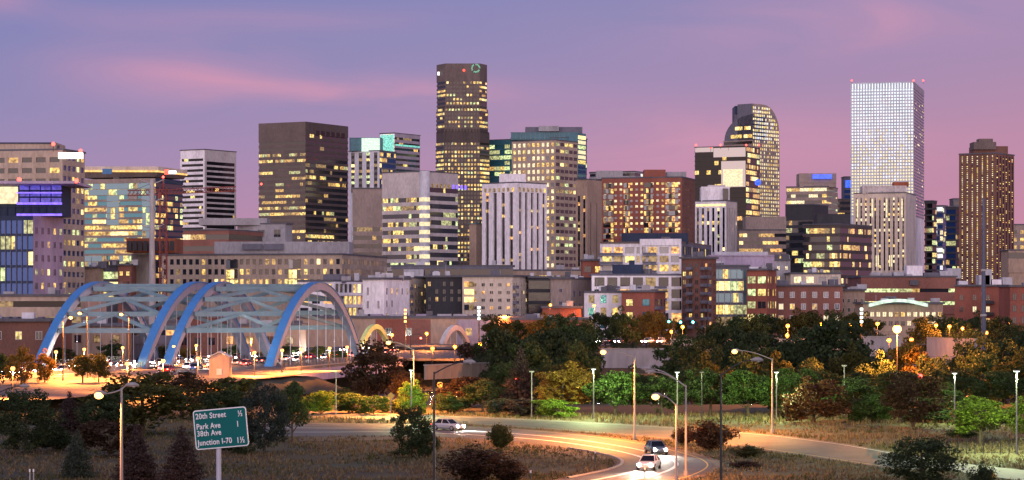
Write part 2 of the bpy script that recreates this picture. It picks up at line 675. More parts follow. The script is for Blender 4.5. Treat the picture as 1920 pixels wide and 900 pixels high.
def corner_pts(L, C, R, D, al):
    """footprint of a rectangular block whose near corner stands at pixel C, distance D"""
    a = math.radians(al)
    cx = XW(C, D)
    uL, uR = (L - CX) / F, (R - CX) / F
    s1 = (cx - uL * D) / (math.cos(a) + uL * math.sin(a))
    pc = Vector((cx, D, 0))
    pl = pc + Vector((-math.cos(a), math.sin(a), 0)) * s1
    s2 = (uR * D - cx) / max(math.sin(a) - uR * math.cos(a), .02)
    pr = pc + Vector((math.sin(a), math.cos(a), 0)) * s2
    return pl, pc, pr, pl + pr - pc


def tower(name, label, L, C, R, top, D, al=30, left=None, right=None, hide=620, mat='beige', z0=None, coping='roof', depth=None, cat='building', fin=True, group=None):
    """block seen with a left face L-C and a right face C-R (photo pixels), roof line at pixel row top"""
    if C is None:           # square-on block: one visible face
        a = Vector((XW(L, D), D, 0))
        b = Vector((XW(R, D), D, 0))
        dp = Vector((0, depth or 20, 0))
        pts = [a, b, b + dp, a + dp]
        faces = [(a, b, left), (b, b + dp, right), (a + dp, a, None)]
    else:
        pl, pc, pr, pb = corner_pts(L, C, R, D, al)
        pts = [pl, pc, pr, pb]
        faces = [(pl, pc, left), (pc, pr, right)]
    z0 = -6.0 if z0 is None else z0
    z1 = ZW(top, D)
    b = Building(name, label, (pts[1].x, pts[1].y, z0), cat, group)
    b.z0, b.z1, b.pts, b.D = z0, z1, pts, D
    b.mass(pts, z0, z1, W[mat], W[coping] if coping else None)
    if D < 1100:
        # small plant on the roof: vents, ducts, hatches
        rr = random.Random(label + 'roof')
        w_u = pts[1] - pts[0]
        dpt = pts[-1] - pts[0]
        for _ in range(rr.randint(2, 5)):
            o_ = pts[0] + w_u * rr.uniform(.04, .9) + dpt * rr.uniform(.05, .4)
            mb = MB()
            ww_ = rr.uniform(1.2, 4.0)
            mb.box((o_.x, o_.y, z1 + .2), (ww_, 0, 0), (0, rr.uniform(1.5, 3), 0), (0, 0, rr.uniform(1.0, 2.6)), W[rr.choice(('paleroof', 'grey', 'slate', 'silver', 'roof'))])
            mb.build('roof_unit', b.root, b.loc)
        o_ = pts[0] + w_u * rr.uniform(.1, .9) + dpt * .2
        mb = MB()
        mb.path([(o_.x, o_.y, z1), (o_.x, o_.y, z1 + rr.uniform(2.5, 5))], [.12, .08], 6, W['metal'])
        mb.build('vent_pipe', b.root, b.loc)
    b.faces = []
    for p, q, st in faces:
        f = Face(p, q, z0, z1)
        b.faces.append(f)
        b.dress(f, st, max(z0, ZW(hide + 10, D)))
    if fin:
        b.finish()
    return b


def roof_box(b, px0, px1, top, bot, D, depth, mat, name='penthouse', style=None):
    """a plant room or upper storey on a block"""
    mb = MB()
    a = Vector((XW(px0, D), D, 0))
    c = Vector((XW(px1, D), D, 0))
    dp = Vector((0, depth, 0))
    mb.prism([a, c, c + dp, a + dp], ZW(bot, D), ZW(top, D), W[mat])
    o = mb.build(name, b.root, b.loc)
    if style:
        n0 = len(b.wins)
        f = Face(a, c, ZW(bot, D), ZW(top, D))
        sv, b.wall = b.wall, MB()
        b.dress(f, style, f.z0)
        b.part(b.wall, 'facade')
        b.wall = sv
    return o


def sub(b, name, fn):
    mb = MB()
    fn(mb)
    return mb.build(name, b.root, b.loc)


def beacon(b, px, py, D):
    mb = MB()
    p = Vector((XW(px, D), D, ZW(py, D)))
    mb.path([p - Vector((0, 0, 3.0)), p], .12, 5, W['darkmetal'])
    mb.ball(p, .75, LIT['r'], 8, 5)
    mb.build('beacon', b.root, b.loc)


def st(k, **kw):
    return dict(k=k, **kw)

# ------------------------------------------------------------------ the skyline, far towers first
# curved-top granite tower
b = tower('office_tower', 'brown granite tower with a rounded, curved glass top behind the black mirror tower', 1357, 1411, 1461, 262, 2100, 40,
          st('band', fl=5, sp=.5, wall='palebrown', lit=.35, pal='office', glass='brown', cell=4, top=1),
          st('grid', fl=3.3, bay=2.75, wu=.62, sp=.42, wall='palebrown', lit=.9, pal='white', glass='pale', top=.01, rows=(.8, 1, 1.1)), 430, 'palebrown', coping=None, fin=False)
D = 2100
fr = b.faces[1]
zb, zt = ZW(262, D), ZW(194, D)
H = zt - zb
prof = [(0, zb)] + [(0, zb + H)] + [(fr.L * .42, zb + H)] + [(fr.L * (.42 + .58 * math.sin(t * math.pi / 16)), zb + H * (.25 + .75 * math.cos(t * math.pi / 16))) for t in range(1, 9)] + [(fr.L, zb)]
mb = MB()
dv = -fr.n * 16
q0 = [fr.P(u, z) for u, z in prof]
mb.face(q0, W['palebrown'])
mb.face([p + dv for p in reversed(q0)], W['palebrown'])
for i in range(len(q0)):
    a, c = q0[i], q0[(i + 1) % len(q0)]
    mb.face([a, a + dv, c + dv, c], W['slate'])
mb.build('curved_crown', b.root, b.loc)
for j in range(int(H / 3.3)):
    z = zb + j * 3.3 + 1
    umax = fr.L if z < zb + H * .25 else fr.L * (.42 + .58 * math.sqrt(max(0, 1 - ((z + 2 - zb - H * .25) / (H * .75)) ** 2)))
    nn = int((umax - .5) / 2.75)
    for i in range(nn):
        b.add_window(fr, i * 2.75 + .6, z, 1.7, 1.9, .12, [LIT[RNG.choice('wwsbp')] if RNG.random() < .85 else GL['pale']])
# left part: glass vault curving down to the left
fl_ = b.faces[0]
zc, hv = ZW(262, D), ZW(214, D) - ZW(262, D)
mb = MB()
N_ = 9
pr_ = [(fl_.L * (1 - .98 * math.sin(t * math.pi / 2 / N_) ** 1.0), zc + hv * (math.cos(t * math.pi / 2 / N_))) for t in range(N_ + 1)]
pr_ = [(fl_.L, zc)] + [(fl_.L, zc + hv)] + pr_[1:]
q0 = [fl_.P(u, z) for u, z in pr_]
dv = -fl_.n * 20
mb.face(q0, W['slate'])
for i in range(len(q0)):
    a, c = q0[i], q0[(i + 1) % len(q0)]
    mb.face([a, a + dv, c + dv, c], GL['blue'])
mb.face([p + dv for p in q0], W['slate'])
mb.build('glass_vault', b.root, b.loc)
for z, us in ((zc + 2, (.25, .4, .5, .7, .86)), (zc + 9, (.4, .52, .72, .8))):
    for u in us:
        b.add_window(fl_, fl_.L * u, z, 4, 3.0, .12, [LIT[RNG.choice('kba')]])
b.finish()
mb = MB()
f2 = Face((XW(1380, D), D + 14), (XW(1422, D), D + 8), ZW(250, D), ZW(197, D))
mb.box(f2.P(0, f2.z0), f2.u * f2.L, Vector((0, 22, 0)), (0, 0, f2.z1 - f2.z0), W['slate'])
f2.box(mb, 0, f2.L, f2.z1 - 7, f2.z1 + .3, 0, .5, W['navy'])
mb.build('penthouse', b.root, b.loc)

# white gridded slab tower, tallest on the right
b = tower('office_tower', 'tall white gridded slab tower with nearly every window lit, tallest on the right', 1596, 1713, 1732, 153, 2100, 15,
          st('grid', fl=2.72, bay=2.48, wu=.60, sp=.40, wall='paleblue', grad=1, lit=.97, pal='pale', glass='pale', top=6, pd=.5, rows=(.95, 1, 1.05)),
          st('band', fl=2.72, sp=.5, wall='purplegrey', lit=.06, pal='white', glass='blue', cell=3, top=6), 400, 'white', coping=None, fin=False)
fc = b.faces[0]
for i in range(22):
    b.add_window(fc, i * fc.L / 22 + .9, b.z1 - 5.6, fc.L / 22 - 1.6, 4.6, .56, [LIT['q']], name='crown_light')
b.finish()
for px in (1597, 1713, 1731):
    beacon(b, px, 151, 2098)

# small glass slab with blue lit top, left of the white slab
b = tower('office_tower', 'narrow glass tower with a blue lit top peeking out left of the white slab tower', 1583, None, 1604, 332, 2250, 0, st('band', fl=5, sp=.4, wall='slate', lit=.3, pal='office', glass='blue', top=12, cell=3), None, 440, 'slate', fin=False)
b.add_window(b.faces[0], 1, b.z1 - 10, 7, 7, .5, [LIT['blu']], name='lit_sign')
b.finish()
tower('office_block', 'dark brown block filling the gap left of the white slab tower', 1565, None, 1602, 374, 2150, 0, st('band', fl=5, sp=.5, wall='brown', lit=.25, glass='dark'), None, 450, 'brown')

# dark faceted tower with ring emblem
D = 2000
b = Building('office_tower', 'tallest tower, dark brown with chamfered corners and a green ring emblem at its top', (XW(865, D), D, -6), 'building')
zt = ZW(119, D)


def octa(l, cl, cr, r, z0, z1, sty, hide, top):
    pts = [Vector((XW(l, D), D + 13, 0)), Vector((XW(cl, D), D, 0)), Vector((XW(cr, D), D, 0)), Vector((XW(r, D), D + 13, 0)), Vector((XW(r, D), D + 40, 0)), Vector((XW(l, D), D + 40, 0))]
    b.wall.prism(pts, z0, z1, W['darkbrown'])
    for i in range(3):
        f = Face(pts[i], pts[i + 1], z0, z1)
        s = dict(sty)
        s['top'] = top
        if i != 1:
            s.update(bay=3.4, k='band', cell=2.2)
        b.dress(f, s, max(z0, ZW(hide, D)))
    return pts


S9 = st('grid', fl=3.45, bay=2.75, wu=.58, sp=.46, wall='brown', lit=.66, pal='office', glass='brown', pd=.45, rows=(.1, .5, .9, 1.2, 1.6, 1.6))
octa(819, 836, 899, 912, ZW(204, D), zt, S9, 210, 15)
octa(818, 834, 899, 914, ZW(247, D), ZW(204, D) + .3, S9, 250, .01)
octa(817, 833, 900, 917, ZW(268, D), ZW(247, D) + .3, st('grid', fl=9.5, bay=5, wu=.7, sp=.1, wall='darkbrown', lit=.0, glass='black', pd=.6), 266, .01)
octa(817, 833, 900, 917, -6, ZW(268, D) + .3, S9, 500, .01)
b.finish()


def ring(mb):
    c = Vector((XW(892, D), D - .7, ZW(128, D)))
    n = 18
    for i in range(n):
        if i % 6 == 5:
            continue
        a0, a1 = 2 * math.pi * i / n, 2 * math.pi * (i + .8) / n
        P = [c + Vector((math.cos(a), 0, math.sin(a))) * r for a, r in ((a0, 2.6), (a1, 2.6), (a1, 3.9), (a0, 3.9))]
        mb.box(P[0], P[1] - P[0], P[3] - P[0], Vector((0, -.3, 0)), LIT['grn'])


sub(b, 'ring_emblem', ring)


def dotm(mb):
    mb.ball((XW(870, D), D - .5, ZW(132, D)), 1.2, LIT['red'], 8, 6)


sub(b, 'warning_light', dotm)
sub(b, 'lit_panel', lambda mb: mb.cbox(XW(820, D), XW(824, D), D + 4, D + 5, ZW(140, D), ZW(134, D), LIT['sgn']))

# teal glass tower
b = tower('glass_tower', 'teal glass tower with stepped roof and lit gold end wall behind the beige tower', 918, 1072, 1100, 258, 2000, 28,
          st('band', fl=4.6, sp=.3, wall='teal', lit=.4, pal='green', glass='teal', cell=5, top=4), st('band', fl=4.6, sp=.25, wall='teal', lit=.15, pal='office', glass='blue', cell=4, top=2), 320, 'teal', fin=False)
b.finish()
roof_box(b, 958, 1085, 248, 262, 2010, 25, 'teal', 'upper_storey', st('band', fl=5, sp=.2, wall='teal', lit=.0, glass='sky', top=.4, cell=4, mull=4, mm='greensteel'))
roof_box(b, 985, 1092, 238, 250, 2018, 22, 'slate', 'plant_room')
roof_box(b, 1010, 1048, 236, 246, 2014, 18, 'grey', 'plant_room')
f = Face((XW(1083, 1995), 1995), (XW(1099, 1995), 2008), ZW(330, 2000), ZW(250, 2000))
mb = MB()
f.box(mb, 0, f.L, f.z0, f.z1, -8, .2, W['teal'], '')
mb.build('end_wall', b.root, b.loc)
b.wins = []
for j in range(9):
    b.add_window(f, .4, f.z1 - 5 - j * 4.1, f.L - .8, 3.0, .28, [LIT['k'] if j == 0 else LIT[RNG.choice('bgss')] if j < 6 else GL['blue']], name='end_window')
b.wall = MB()
b.finish()

# beige gridded tower
tower('office_tower', 'beige tower with a square window grid standing in front of the teal glass tower', 961, 1041, 1082, 263, 1750, 32,
      st('grid', fl=4.9, bay=4.0, wu=.56, sp=.42, wall='beige', lit=.8, pal='white', glass='pale', top=1.5, rows=(.6, .9, 1.1, 1.2)),
      st('grid', fl=4.9, bay=6.6, wu=.86, sp=.5, wall='beige', lit=.25, pal='green', glass='dark', top=1.5, rows=(.2, .5, 1, 2.6)), 515, 'beige')
tower('office_block', 'narrow brown slab with green roof edge between the tallest tower and the finned tower', 880, 893, 908, 420, 1800, 30, None, None, 500, 'tan', coping='teal')

# black mirror glass tower
b = tower('glass_tower', 'black mirror glass tower with a pale reflecting panel and a round blue sign', 1303, 1399, 1424, 273, 1750, 24,
          st('band', fl=3.4, sp=.12, wall='black', lit=.26, pal='warm', glass='black', cell=3, top=.5, rows=(.0, .1, .4, .8, 1.2)),
          st('band', fl=4.2, sp=.3, wall='black', lit=.75, pal='office', glass='black', cell=3, top=1), 500, 'black', coping=None, fin=False)
fc = b.faces[0]
u5 = fc.L * .52
b.add_window(fc, u5, b.z1 - 30, fc.L - u5 - .3, 19, .46, [GL['mirror']], name='mirror_panel')  # mirror stops short at left, leaving a dark reflection as bare black glass
b.add_window(fc, u5 - 6, b.z1 - 8, fc.L - u5 + 5.7, 6.8, .47, [GL['mirror']], name='mirror_panel')
b.add_window(fc, .3, b.z1 - 4, u5 - 6.5, 3.4, .47, [GL['mirror']], name='mirror_panel')
b.add_window(fc, u5 + 1.5, b.z1 - 29.5, fc.L - u5 - 4, 12.5, .5, [LIT['s']], name='yellow_lit_panel')  # glowing yellow panel high on the face
b.finish()
sub(b, 'round_sign', lambda mb: mb.ball((XW(1421, 1746), 1746, ZW(342, 1746)), 2.3, LIT['blu'], 10, 8))
for px in (1305, 1351, 1399, 1423):
    beacon(b, px, 272, 1748)

# dark brown block tower
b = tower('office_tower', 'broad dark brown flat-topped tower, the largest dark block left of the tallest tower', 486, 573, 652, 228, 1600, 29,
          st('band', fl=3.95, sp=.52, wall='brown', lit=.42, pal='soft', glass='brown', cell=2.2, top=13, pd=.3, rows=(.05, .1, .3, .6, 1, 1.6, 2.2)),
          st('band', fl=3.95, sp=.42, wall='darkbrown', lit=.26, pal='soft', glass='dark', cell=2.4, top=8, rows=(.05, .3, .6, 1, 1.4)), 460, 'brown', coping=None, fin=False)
# warm reflection low on the right face, imitated by glowing window cells
fc = b.faces[1]
for j in range(16):
    zz = b.z1 - 8 - (j + 19) * 3.95 + 1.7
    n = 14
    cells = [LIT[RNG.choice('eedaedc')] if RNG.random() < .66 else GL['brown'] for _ in range(n)]
    b.add_window(fc, fc.L * .30, zz, fc.L * .69, 2.2, .12, cells, name='window_band')
for i in range(6):
    b.add_window(fc, 12 + i * 6.2, b.z1 - 8.5, 4.2, 3.4, .46, [GL['black']], name='louvre')
b.finish()
beacon(b, 490, 345, 1598)

# white banded tower
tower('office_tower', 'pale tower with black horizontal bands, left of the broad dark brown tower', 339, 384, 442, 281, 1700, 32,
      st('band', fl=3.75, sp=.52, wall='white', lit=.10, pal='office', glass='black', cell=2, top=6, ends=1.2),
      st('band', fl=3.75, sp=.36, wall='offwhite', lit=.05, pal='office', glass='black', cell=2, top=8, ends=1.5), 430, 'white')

# teal topped pair
b = tower('glass_tower', 'grey banded glass tower with a green lit roof edge, behind the white striped tower', 713, 740, 787, 250, 1950, 32,
          st('band', fl=4.3, sp=.3, wall='grey', lit=.85, pal='pale', glass='teal', cell=4, top=.4),
          st('band', fl=4.3, sp=.55, wall='purplegrey', lit=.12, pal='office', glass='dark', cell=3, top=3), 330, 'grey', fin=False)
b.add_window(b.faces[0], .5, b.z1 - 18, b.faces[0].L - 1, 17, .5, [LIT['t']], name='lit_crown')
b.add_window(b.faces[1], .5, b.z1 - 10, b.faces[1].L - 1, 1.4, .5, [LIT['t']], name='lit_strip')
b.finish()
b = tower('glass_tower', 'slim white striped tower with a bright pale-green glass crown beside the dark brown block', 655, 712, 742, 283, 1850, 25,
          st('vert', bay=7.6, wu=.45, fl=4.4, wall='silver', lit=.5, pal='green', glass='dark', top=1),
          st('band', fl=4.3, sp=.3, wall='slate', lit=.25, pal='office', glass='blue', cell=3, top=1), 360, 'silver', fin=False)
b.finish()
roof_box(b, 656, 716, 258, 283, 1856, 16, 'teal', 'glass_crown', st('grid', fl=5, bay=5, wu=.86, sp=.12, wall='teal', lit=.9, pal='pale', glass='teal', top=.4))
mb = MB()
mb.cbox(XW(678, 1854), XW(712, 1854), 1853.4, 1855.4, ZW(284, 1854), ZW(259, 1854), LIT['tw'])
mb.build('lit_crown', b.root, b.loc)

# brown banded block and the bright banded office
tower('office_block', 'brown banded block with a blank top, left of the light banded office', 662, None, 720, 354, 1500, 0,
      st('band', fl=5.3, sp=.5, wall='palebrown', lit=.35, pal='warm', glass='dark', cell=2.4, top=24, rows=(.2, .5, 1, 1.4)), None, 485, 'palebrown', depth=35)
b = tower('office_block', 'light banded office block with a glowing rounded corner, in front of the tallest tower', 718, 796, 858, 322, 1400, 36,
          st('band', fl=4.75, sp=.46, wall='offwhite', lit=.62, pal='office', glass='dark', cell=2, top=15, rows=(.4, .8, 1, 1.4)),
          st('band', fl=4.75, sp=.42, wall='offwhite', lit=.42, pal='green', glass='dark', cell=2, top=9, rows=(.1, .5, 1, 1.5)), 515, 'offwhite', fin=False)
mb = MB()
pc = b.pts[1]
mb.path([(pc.x, pc.y + 1.6, -6), (pc.x, pc.y + 1.6, b.z1 + .4)], 3.0, 16, W['silver'])
mb.build('corner_column', b.root, b.loc)
for j in range(11):
    zz = b.z1 - 15 - j * 4.75
    mb = MB()
    mb.path([(pc.x, pc.y + 1.6, zz - 2.4), (pc.x, pc.y + 1.6, zz)], 3.12, 16, LIT['s'], False)
    mb.build('corner_window', b.root, b.loc)
for i in range(9):
    b.add_window(b.faces[1], 6 + i * 4, b.z1 - 9, 2.2, 2.4, .5, [LIT['v'] if i > 4 else LIT['d']], name='parapet_light')
b.finish()

# white finned tower
b = tower('apartment_tower', 'white tower of tall vertical fins with a small box on its flat roof', 908, 968, 1023, 343, 1300, 42,
          st('vert', bay=5.4, wu=.42, fl=3.0, wall='white', lit=.16, pal='amber', glass='brown', top=5, pd=.9, dk=False),
          st('vert', bay=5.0, wu=.42, fl=3.0, wall='white', lit=.16, pal='amber', glass='brown', top=5, pd=.9, dk=False), 520, 'white', fin=False)
for f in b.faces:
    for i in range(7):
        b.add_window(f, f.L * (i + .25) / 7, b.z1 - 4.6, f.L / 14, 2.2, .95, [LIT[RNG.choice('dda')]], name='attic_window')
b.finish()
roof_box(b, 936, 986, 326, 344, 1312, 18, 'white')

# tan ribbed block
tower('office_block', 'tan concrete slab with narrow dark slots beside the red brick apartment tower', 1081, 1101, 1135, 337, 1500, 30,
      st('vert', bay=4.2, wu=.4, fl=4, wall='tan', lit=.25, pal='amber', glass='dark', top=10), st('vert', bay=7, wu=.12, fl=4, wall='tan', lit=.0, glass='dark', top=14), 490, 'tan')
tower('office_block', 'pale flat-roofed block peeking over the red brick apartment tower', 1106, 1190, 1288, 322, 1800, 25, st('band', fl=5, sp=.6, wall='grey', lit=.4, pal='amber', top=1), st('band', fl=5, sp=.6, wall='grey', lit=.5, pal='pale', top=1), 345, 'grey')

# red brick apartment tower
b = tower('apartment_tower', 'broad red brick apartment tower with glassy balcony stacks and a flat roof', 1130, 1278, 1302, 333, 1350, 17,
          st('grid', fl=3.2, bay=3.0, wu=.5, sp=.6, wall='redbrick', lit=.75, pal='white', glass='pale', top=2.5, rows=(.8, 1, 1.1)),
          st('grid', fl=3.2, bay=5, wu=.3, sp=.6, wall='brownbrick', lit=.3, pal='warm', glass='dark', top=2.5), 445, 'redbrick', fin=False)
fc = b.faces[0]
for u0, u1 in ((.01, .14), (.27, .35), (.53, .64), (.80, .96)):
    for j in range(11):
        zz = b.z1 - 2.5 - (j + 1) * 3.2
        cells = [LIT[RNG.choice('cdda')] if RNG.random() < .28 else GL[RNG.choice(['dark', 'pale', 'black'])] for _ in range(4)]
        b.add_window(fc, fc.L * u0, zz + .5, fc.L * (u1 - u0), 2.5, .52, cells, name='balcony_glazing')
b.finish()
roof_box(b, 1208, 1248, 318, 334, 1358, 14, 'redbrick')
roof_box(b, 1250, 1287, 322, 334, 1372, 10, 'grey', 'plant_room')
roof_box(b, 1118, 1168, 320, 336, 1366, 12, 'grey', 'plant_room')

# white stepped hotel
b = tower('hotel_tower', 'white stepped art deco tower with lit vertical strips in front of the black mirror tower', 1304, 1362, 1381, 377, 1450, 24,
          st('vert', bay=3.4, wu=.42, fl=4, wall='white', lit=.4, pal='office', glass='slate' if False else 'dark', top=4, dk=True), st('vert', bay=3.4, wu=.4, fl=4, wall='offwhite', lit=.2, pal='office', glass='dark', top=4), 490, 'white', fin=False)
fc = b.faces[0]
b.add_window(fc, .5, b.z1 - 3, fc.L - 1, 1.3, .5, [LIT['k']], name='cornice_light')
b.finish()
roof_box(b, 1316, 1368, 350, 378, 1456, 16, 'white', 'upper_storey', st('vert', bay=5.4, wu=.3, fl=3.4, wall='white', lit=.5, pal='office', glass='dark', top=3))
roof_box(b, 1328, 1360, 347, 352, 1460, 10, 'offwhite')
mb = MB()
mb.cbox(XW(1356, 1452), XW(1366, 1452), 1453.6, 1455.6, ZW(374, 1452), ZW(353, 1452), GL['dark'])
mb.build('roof_screen', b.root, b.loc)

# brown banded low block and neighbours
b = tower('office_block', 'brownish pink banded block with a blank stepped top right of the art deco tower', 1386, None, 1474, 432, 1500, 0,
          st('band', fl=4.7, sp=.55, wall='palebrown', lit=.35, pal='warm', glass='dark', cell=2.5, top=2, rows=(.3, .6, 1, 1.3)), None, 500, 'palebrown', depth=30)
roof_box(b, 1398, 1474, 406, 432, 1506, 20, 'palebrown')
b = tower('office_tower', 'tan stepped office tower with a blue lit panel under its roof', 1475, 1550, 1570, 350, 2000, 20,
          st('band', fl=5.2, sp=.5, wall='palebrown', lit=.4, pal='white', glass='dark', cell=4, top=1, rows=(.2, .4, 2.2, 1)), st('band', fl=5.2, sp=.7, wall='palebrown', lit=.1, top=2), 400, 'palebrown', fin=False)
b.finish()
roof_box(b, 1499, 1568, 325, 351, 2006, 22, 'palebrown', 'upper_storey', st('band', fl=6, sp=.55, wall='palebrown', lit=.2, pal='office', glass='dark', cell=5, top=8))
mb = MB()
mb.cbox(XW(1524, 2003), XW(1560, 2003), 2003, 2005, ZW(335, 2003), ZW(327, 2003), LIT['blu'])
mb.build('lit_panel', b.root, b.loc)

# dark glass group
b = tower('office_block', 'dark brown glass block with a lower dark wing, standing left of the white deco hotel', 1507, 1575, 1634, 421, 1400, 30,
          st('band', fl=4.9, sp=.38, wall='darkbrown', lit=.5, pal='office', glass='dark', cell=1.6, top=2, rows=(.1, .5, 1, 1.5)), st('band', fl=4.9, sp=.4, wall='darkbrown', lit=.4, pal='warm', glass='dark', cell=1.6, top=2, rows=(.1, .4, .8, 1.4)), 540, 'darkbrown', fin=False)
b.finish()
roof_box(b, 1532, 1594, 401, 422, 1412, 18, 'charcoal')
tower('office_block', 'charcoal banded block with a stepped top behind the dark brown glass block', 1474, 1524, 1552, 384, 1550, 30,
      st('band', fl=4.9, sp=.4, wall='charcoal', lit=.2, pal='office', glass='dark', cell=2, top=10), st('band', fl=4.9, sp=.4, wall='charcoal', lit=.3, pal='office', glass='dark', cell=2, top=9), 500, 'charcoal')

# white deco hotel in front of the slab tower
b = tower('hotel_tower', 'pale stone tower with many narrow windows and uplit ribs standing before the white slab tower', 1602, 1698, 1716, 362, 1700, 18,
          st('vert', bay=3.4, wu=.34, fl=3.7, wall='cream', lit=.42, pal='white', glass='brown', top=3), st('vert', bay=3.6, wu=.35, fl=3.7, wall='offwhite', lit=.15, pal='amber', glass='brown', top=3), 505, 'offwhite', fin=False)
fc = b.faces[0]
for u in (.05, .34, .62, .92):
    b.add_window(fc, fc.L * u, b.z1 - 17, .9, 13, .5, [LIT['s']], True, name='uplight_strip')
for u in (.42, .46, .68, .72):
    b.add_window(fc, fc.L * u, b.z1 - 52, .8, 8, .5, [LIT['s']], True, name='uplight_strip')
b.finish()
roof_box(b, 1618, 1700, 348, 363, 1708, 14, 'offwhite', 'attic_storey', st('grid', fl=3.4, bay=4, wu=.4, sp=.5, wall='offwhite', lit=.15, pal='warm', top=.8))
roof_box(b, 1676, 1704, 341, 350, 1712, 8, 'rust', 'plant_room')

# slim dark towers at right
tower('glass_tower', 'slim black glass tower directly right of the white slab tower', 1734, 1748, 1756, 377, 1950, 30, st('band', fl=5, sp=.3, wall='charcoal', lit=.3, pal='green', glass='black', cell=3), st('band', fl=5, sp=.3, wall='charcoal', lit=.2, pal='green', glass='black', cell=3), 520, 'charcoal')
tower('glass_tower', 'pale-topped slim glass tower between two darker towers near the brown apartment tower', 1752, 1768, 1776, 386, 2050, 30, st('band', fl=5, sp=.3, wall='slate', lit=.35, pal='pale', glass='blue', cell=3, top=1), st('band', fl=5, sp=.3, wall='slate', lit=.3, pal='green', glass='blue', cell=3), 520, 'slate')
tower('glass_tower', 'dark tower half hidden by the brown apartment tower', 1774, 1792, 1812, 388, 1900, 35, st('band', fl=5, sp=.3, wall='charcoal', lit=.35, pal='green', glass='blue', cell=3), st('band', fl=5, sp=.3, wall='charcoal', lit=.3, pal='office', glass='black', cell=3), 520, 'charcoal')
tower('office_block', 'distant dark block just behind the left shoulder of the brown apartment tower', 1788, None, 1802, 373, 2100, 0, st('band', fl=5, sp=.4, wall='slate', lit=.2, glass='dark'), None, 500, 'slate')

# brown apartment tower
b = tower('apartment_tower', 'tall dark brown brick apartment tower with columns of lit windows, far right', 1800, 1866, 1900, 288, 1300, 34,
          st('vert', bay=3.0, wu=.26, fl=1.05, wall='brownbrick', lit=.85, pal='white', glass='brown', top=1), st('vert', bay=4.4, wu=.5, fl=1.05, wall='brownbrick', lit=.4, pal='warm', glass='dark', top=1), 540, 'brownbrick', fin=False)
b.finish()
roof_box(b, 1826, 1890, 274, 290, 1312, 14, 'brownbrick')
roof_box(b, 1826, 1868, 266, 280, 1310, 12, 'brown')
roof_box(b, 1836, 1862, 260, 268, 1314, 8, 'brown', 'plant_room')
tower('office_block', 'pinkish block cut by the right edge of the photo behind the brown apartment tower', 1896, None, 1990, 422, 1400, 0, st('grid', fl=4.4, bay=4, wu=.5, sp=.5, wall='palebrown', lit=.3, pal='warm', glass='dark', top=3), None, 470, 'palebrown')
tower('office_block', 'low beige block with a bright band at the right edge below the pinkish block', 1892, None, 1990, 470, 1200, 0, st('band', fl=10, sp=.7, wall='tan', lit=.6, pal='white', top=1, cell=8), None, 520, 'tan')

# ------------------------------------------------------------------ left edge towers
b = tower('office_block', 'large beige office block with rows of paired windows, cut by the left edge', -140, 116, 157, 282, 900, 12,
          st('grid', fl=4.0, bay=5.4, wu=.72, sp=.52, wall='beige', lit=.22, pal='office', glass='dark', top=2.5, frame=0, rows=(.3, .5, 1.6, .6)), st('grid', fl=4.0, bay=4.2, wu=.7, sp=.52, wall='beige', lit=.4, pal='office', glass='blue', top=1.5), 560, 'beige', fin=False)
b.finish()
roof_box(b, -130, 104, 267, 284, 906, 20, 'beige', 'attic_storey', st('band', fl=2.4, sp=.12, wall='navy', lit=.0, glass='blue', top=.5, cell=2))
mb = MB()
mb.cbox(XW(112, 897), XW(157, 897), 894, 896, ZW(298, 897), ZW(287, 897), LIT['sgn'])
mb.build('lit_sign', b.root, b.loc)
beacon(b, 100, 270, 898)
beacon(b, 151, 283, 895)

b = tower('office_block', 'blue glass office block with a violet lit top storey, at the left edge', -90, 62, 119, 404, 760, 14,
          st('band', fl=5.0, sp=.16, wall='navy', lit=.3, pal='green', glass='blue', cell=1.6, top=1.5, mull=1.9, mm='slate', rows=(.2, .6, 1, 1.4)),
          st('punch', fl=4.4, bay=4.6, ww=1.7, wh=2.0, wall='lilac', lit=.4, pal='office', glass='dark', top=2.5, frame=.14, fm='lilac'), 560, 'lilac', coping=None, fin=False)
b.finish()
roof_box(b, -60, 116, 346, 405, 766, 16, 'navy', 'upper_storey', st('band', fl=3.3, sp=.1, wall='navy', lit=.0, glass='blue', cell=2, top=.6, mull=2.4, mm='navy'))
mb = MB()
for py in (384, 405, 363):
    mb.cbox(XW(34, 760), XW(118, 760), 757.6, 758.4, ZW(py, 760), ZW(py - (4 if py != 363 else 2), 760), LIT['v'])
mb.build('violet_light_strip', b.root, b.loc)
mb = MB()
for i in range(4):
    for j in range(3):
        mb.cbox(XW(36 + i * 20, 764), XW(54 + i * 20, 764), 764.6, 764.8, ZW(380 - j * 12, 764), ZW(371 - j * 12, 764), lit('violet_glow_%d%d' % (i, j), (.12, .10, .8), .55, .5))
mb.build('violet_window', b.root, b.loc)
mb = MB()
mb.cbox(XW(-60, 764), XW(33, 764), 764, 764.6, ZW(382, 764), ZW(350, 764), LIT['s'])
mb.build('lit_window', b.root, b.loc)
mb = MB()
mb.cbox(XW(-80, 758), XW(145, 758), 752, 784, ZW(346, 758), ZW(341, 758), W['lilac'])
mb.build('roof', b.root, b.loc)
beacon(b, 36, 337, 754)
beacon(b, 143, 339, 754)

